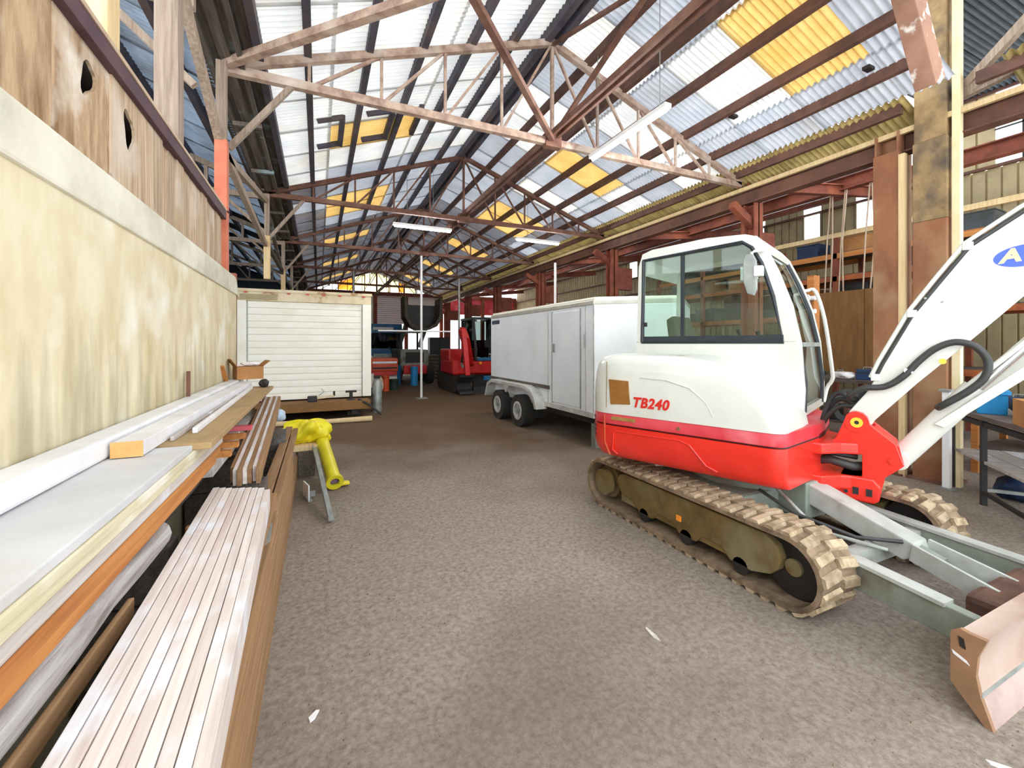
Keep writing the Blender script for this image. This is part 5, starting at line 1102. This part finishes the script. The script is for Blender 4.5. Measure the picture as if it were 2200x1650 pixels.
MB().box(-.03, .03, -.03, .03, 0, .84).build('hose_stand', W['rust'], t); MB().box(-.15, .15, -.15, .15, 0, .02).build('stand_foot', W['rust'], t)
# plywood screen
t = thing('plywood_screen', 'brown plywood panel standing behind the grab rail and column', 'panel', (8.5, 4.1, 0))
MB().box(0, .02, -.9, .0, 1.05, 2.5).build('plywood_panel', W['ply_brown'], t); MB().box(0, .02, .01, .95, 1.05, 2.5).build('plywood_panel', W['ply_brown'], t)
for y in (-.85, .0, .9): MB().box(.02, .08, y-.03, y+.03, 0, 2.5).build('screen_stud', W['timber_orange'], t)
# storage rack behind it
t = thing('storage_rack', 'orange beamed storage rack with dark bays along the right wall', 'rack', (9.8, 6.0, 0))
for y in (-4.2, -2.6, -1.0, .6, 2.2, 3.8):
    for x in (-.45, .45): MB().box(x-.04, x+.04, y-.04, y+.04, 0, 3.75).build('rack_upright', W['rust_red'], t)
for z in (1.1, 2.1, 2.85, 3.3):
    for x in (-.47, .47): MB().box(x-.02, x+.02, -4.2, 3.8, z-.05, z+.05).build('rack_beam', mat('rack_orange', '#b0602f', '#8f4a24', 5, .6) if z < 3 else W['timber_orange'], t)
    for k in range(10): MB().box(-.45, .45, -4.18 + k*.8, -4.18 + k*.8 + .78, z+.05, z+.07).build('rack_deck', W['timber_dark'], t)
MB().box(-.5, -.44, -4.2, 3.8, 3.66, 3.75).build('rack_beam', W['timber_pale'], t)
i = 0
names_ = ['dark crate', 'grey carton', 'black bundle', 'brown carton', 'navy case']
ords = ['first', 'second', 'third', 'fourth', 'fifth', 'sixth', 'seventh', 'eighth', 'ninth', 'tenth']
for z, zn in ((1.17, 'lowest'), (2.17, 'second'), (2.92, 'third'), (3.37, 'top')):
    for k in range(9):
        if rnd.random() < .25: continue
        c = rnd.choice(['black', 'navy', 'grey', 'brown', 'black']); s_ = rnd.uniform(.2, .34); h_ = min(rnd.uniform(.2, .6), {1.17:.8, 2.17:.6, 2.92:.3, 3.37:.28}[z])
        t2 = thing('storage_box', '%s box on the %s deck of the storage rack, %s from its near end' % ({'navy':'navy blue','grey':'galvanised grey','brown':'brown card','black':'black'}[c], zn, ords[k]), 'box', (9.75, 2.25 + k*.85, z), rnd.uniform(-.1,.1), 'boxes on the storage rack')
        MB().box(-s_, s_, -s_, s_, 0, h_).build('box_body', cm[c], t2, bevel=.012); MB().box(-s_*1.02, s_*1.02, -s_*1.02, s_*1.02, h_, h_+.02).build('box_lid', cm[c], t2)
# hanging ropes
g = 'ropes hanging before the right wall'
for p, l in (((9.15, 4.95, 4.52, 2.5, .0), 'pale rope hanging before the rack, left one'), ((9.15, 4.7, 4.52, 2.5, .08), 'pale rope hanging before the rack, middle one'), ((9.15, 4.3, 4.52, 2.5, -.05), 'pale rope hanging before the rack, right one')):
    x, y, za, zb, sw = p
    t = thing('hanging_rope', l, 'rope', (x, y, zb), 0, g)
    MB().tube([(0,0,za-zb),(0,sw,(za-zb)*.5),(0,sw*.3+.04,.05),(0,.1,0),(0,.14,.06),(0,.1,(za-zb)*.5),(0,.03,za-zb)], .013, 6).build('rope_strand', W['pale_edge'], t, smooth=60)
t = thing('standpipe', 'brown standpipe with white valves behind the excavator cab', 'pipe', (6.9, 4.0, 0))
MB().box(-.07, .07, -.05, .05, 0, 2.6).build('pipe_board', W['timber_orange'], t); MB().tube([(-.1,0,.3),(-.1,0,2.3)], .03, 10).build('riser', W['rust'], t, smooth=50)
for z in (2.05, 2.25): MB().tube([(-.12,-.1,z),(-.12,.12,z)], .035, 10).build('valve', W['lamp_body'], t, smooth=50); MB().ring((-.18,0,z), (1,0,0), .06, .045, .02).build('valve_wheel', W['lamp_body'], t)
# ================================================================== FLOOR LITTER
g = 'litter on the dirt floor'
for x, y, l, s_, m in ((1.27, .93, 'white splinter lying on the dirt floor in front', .045, W['paper']), (1.62, 1.75, 'pale flat chip on the floor before the dozer blade', .06, W['plank_grey']), (.32, .66, 'light twig on the floor at the bottom edge', .05, W['pale_edge']), (2.28, .66, 'white chip by the corner of the dozer blade', .05, W['paper']), (-.02, 1.95, 'white fragment on the floor beside the planks', .03, W['paper']), (-.01, 1.65, 'second white fragment beside the planks', .025, W['paper']), (.05, 1.42, 'small grey flake beside the planks', .03, W['plank_grey'])):
    a = rnd.uniform(0, 3)
    tag(MB().prism([(-s_,-.008),(-s_*.3,-.014),(s_,-.004),(s_*.8,.008),(-s_*.5,.012)], lambda p,q,d: (p,q,d), 0, .006).build('floor_chip', m, None, (x,y,.0), (0,0,a)), l, 'chip', g)
# loose pebbles: uncountable grit
mb = MB(); rg = random.Random(9)
for k in range(5200):
    y = .5 + 9*rg.random()**1.6; x = rg.uniform(-.15, 6.2)
    s_ = .0022 + .005*rg.random()**3
    mb.add([(x-s_,y,0),(x,y-s_,0),(x+s_*1.2,y,0),(x,y+s_,0),(x,y,s_*1.1)], [(0,1,4),(1,2,4),(2,3,4),(3,0,4)])
o = mb.build('floor_grit', mat('grit', '#8d7a68', '#5d4f42', 30, .9)); o['label'] = 'fine loose grit scattered over the dirt floor'; o['category'] = 'grit'; stuff(o)
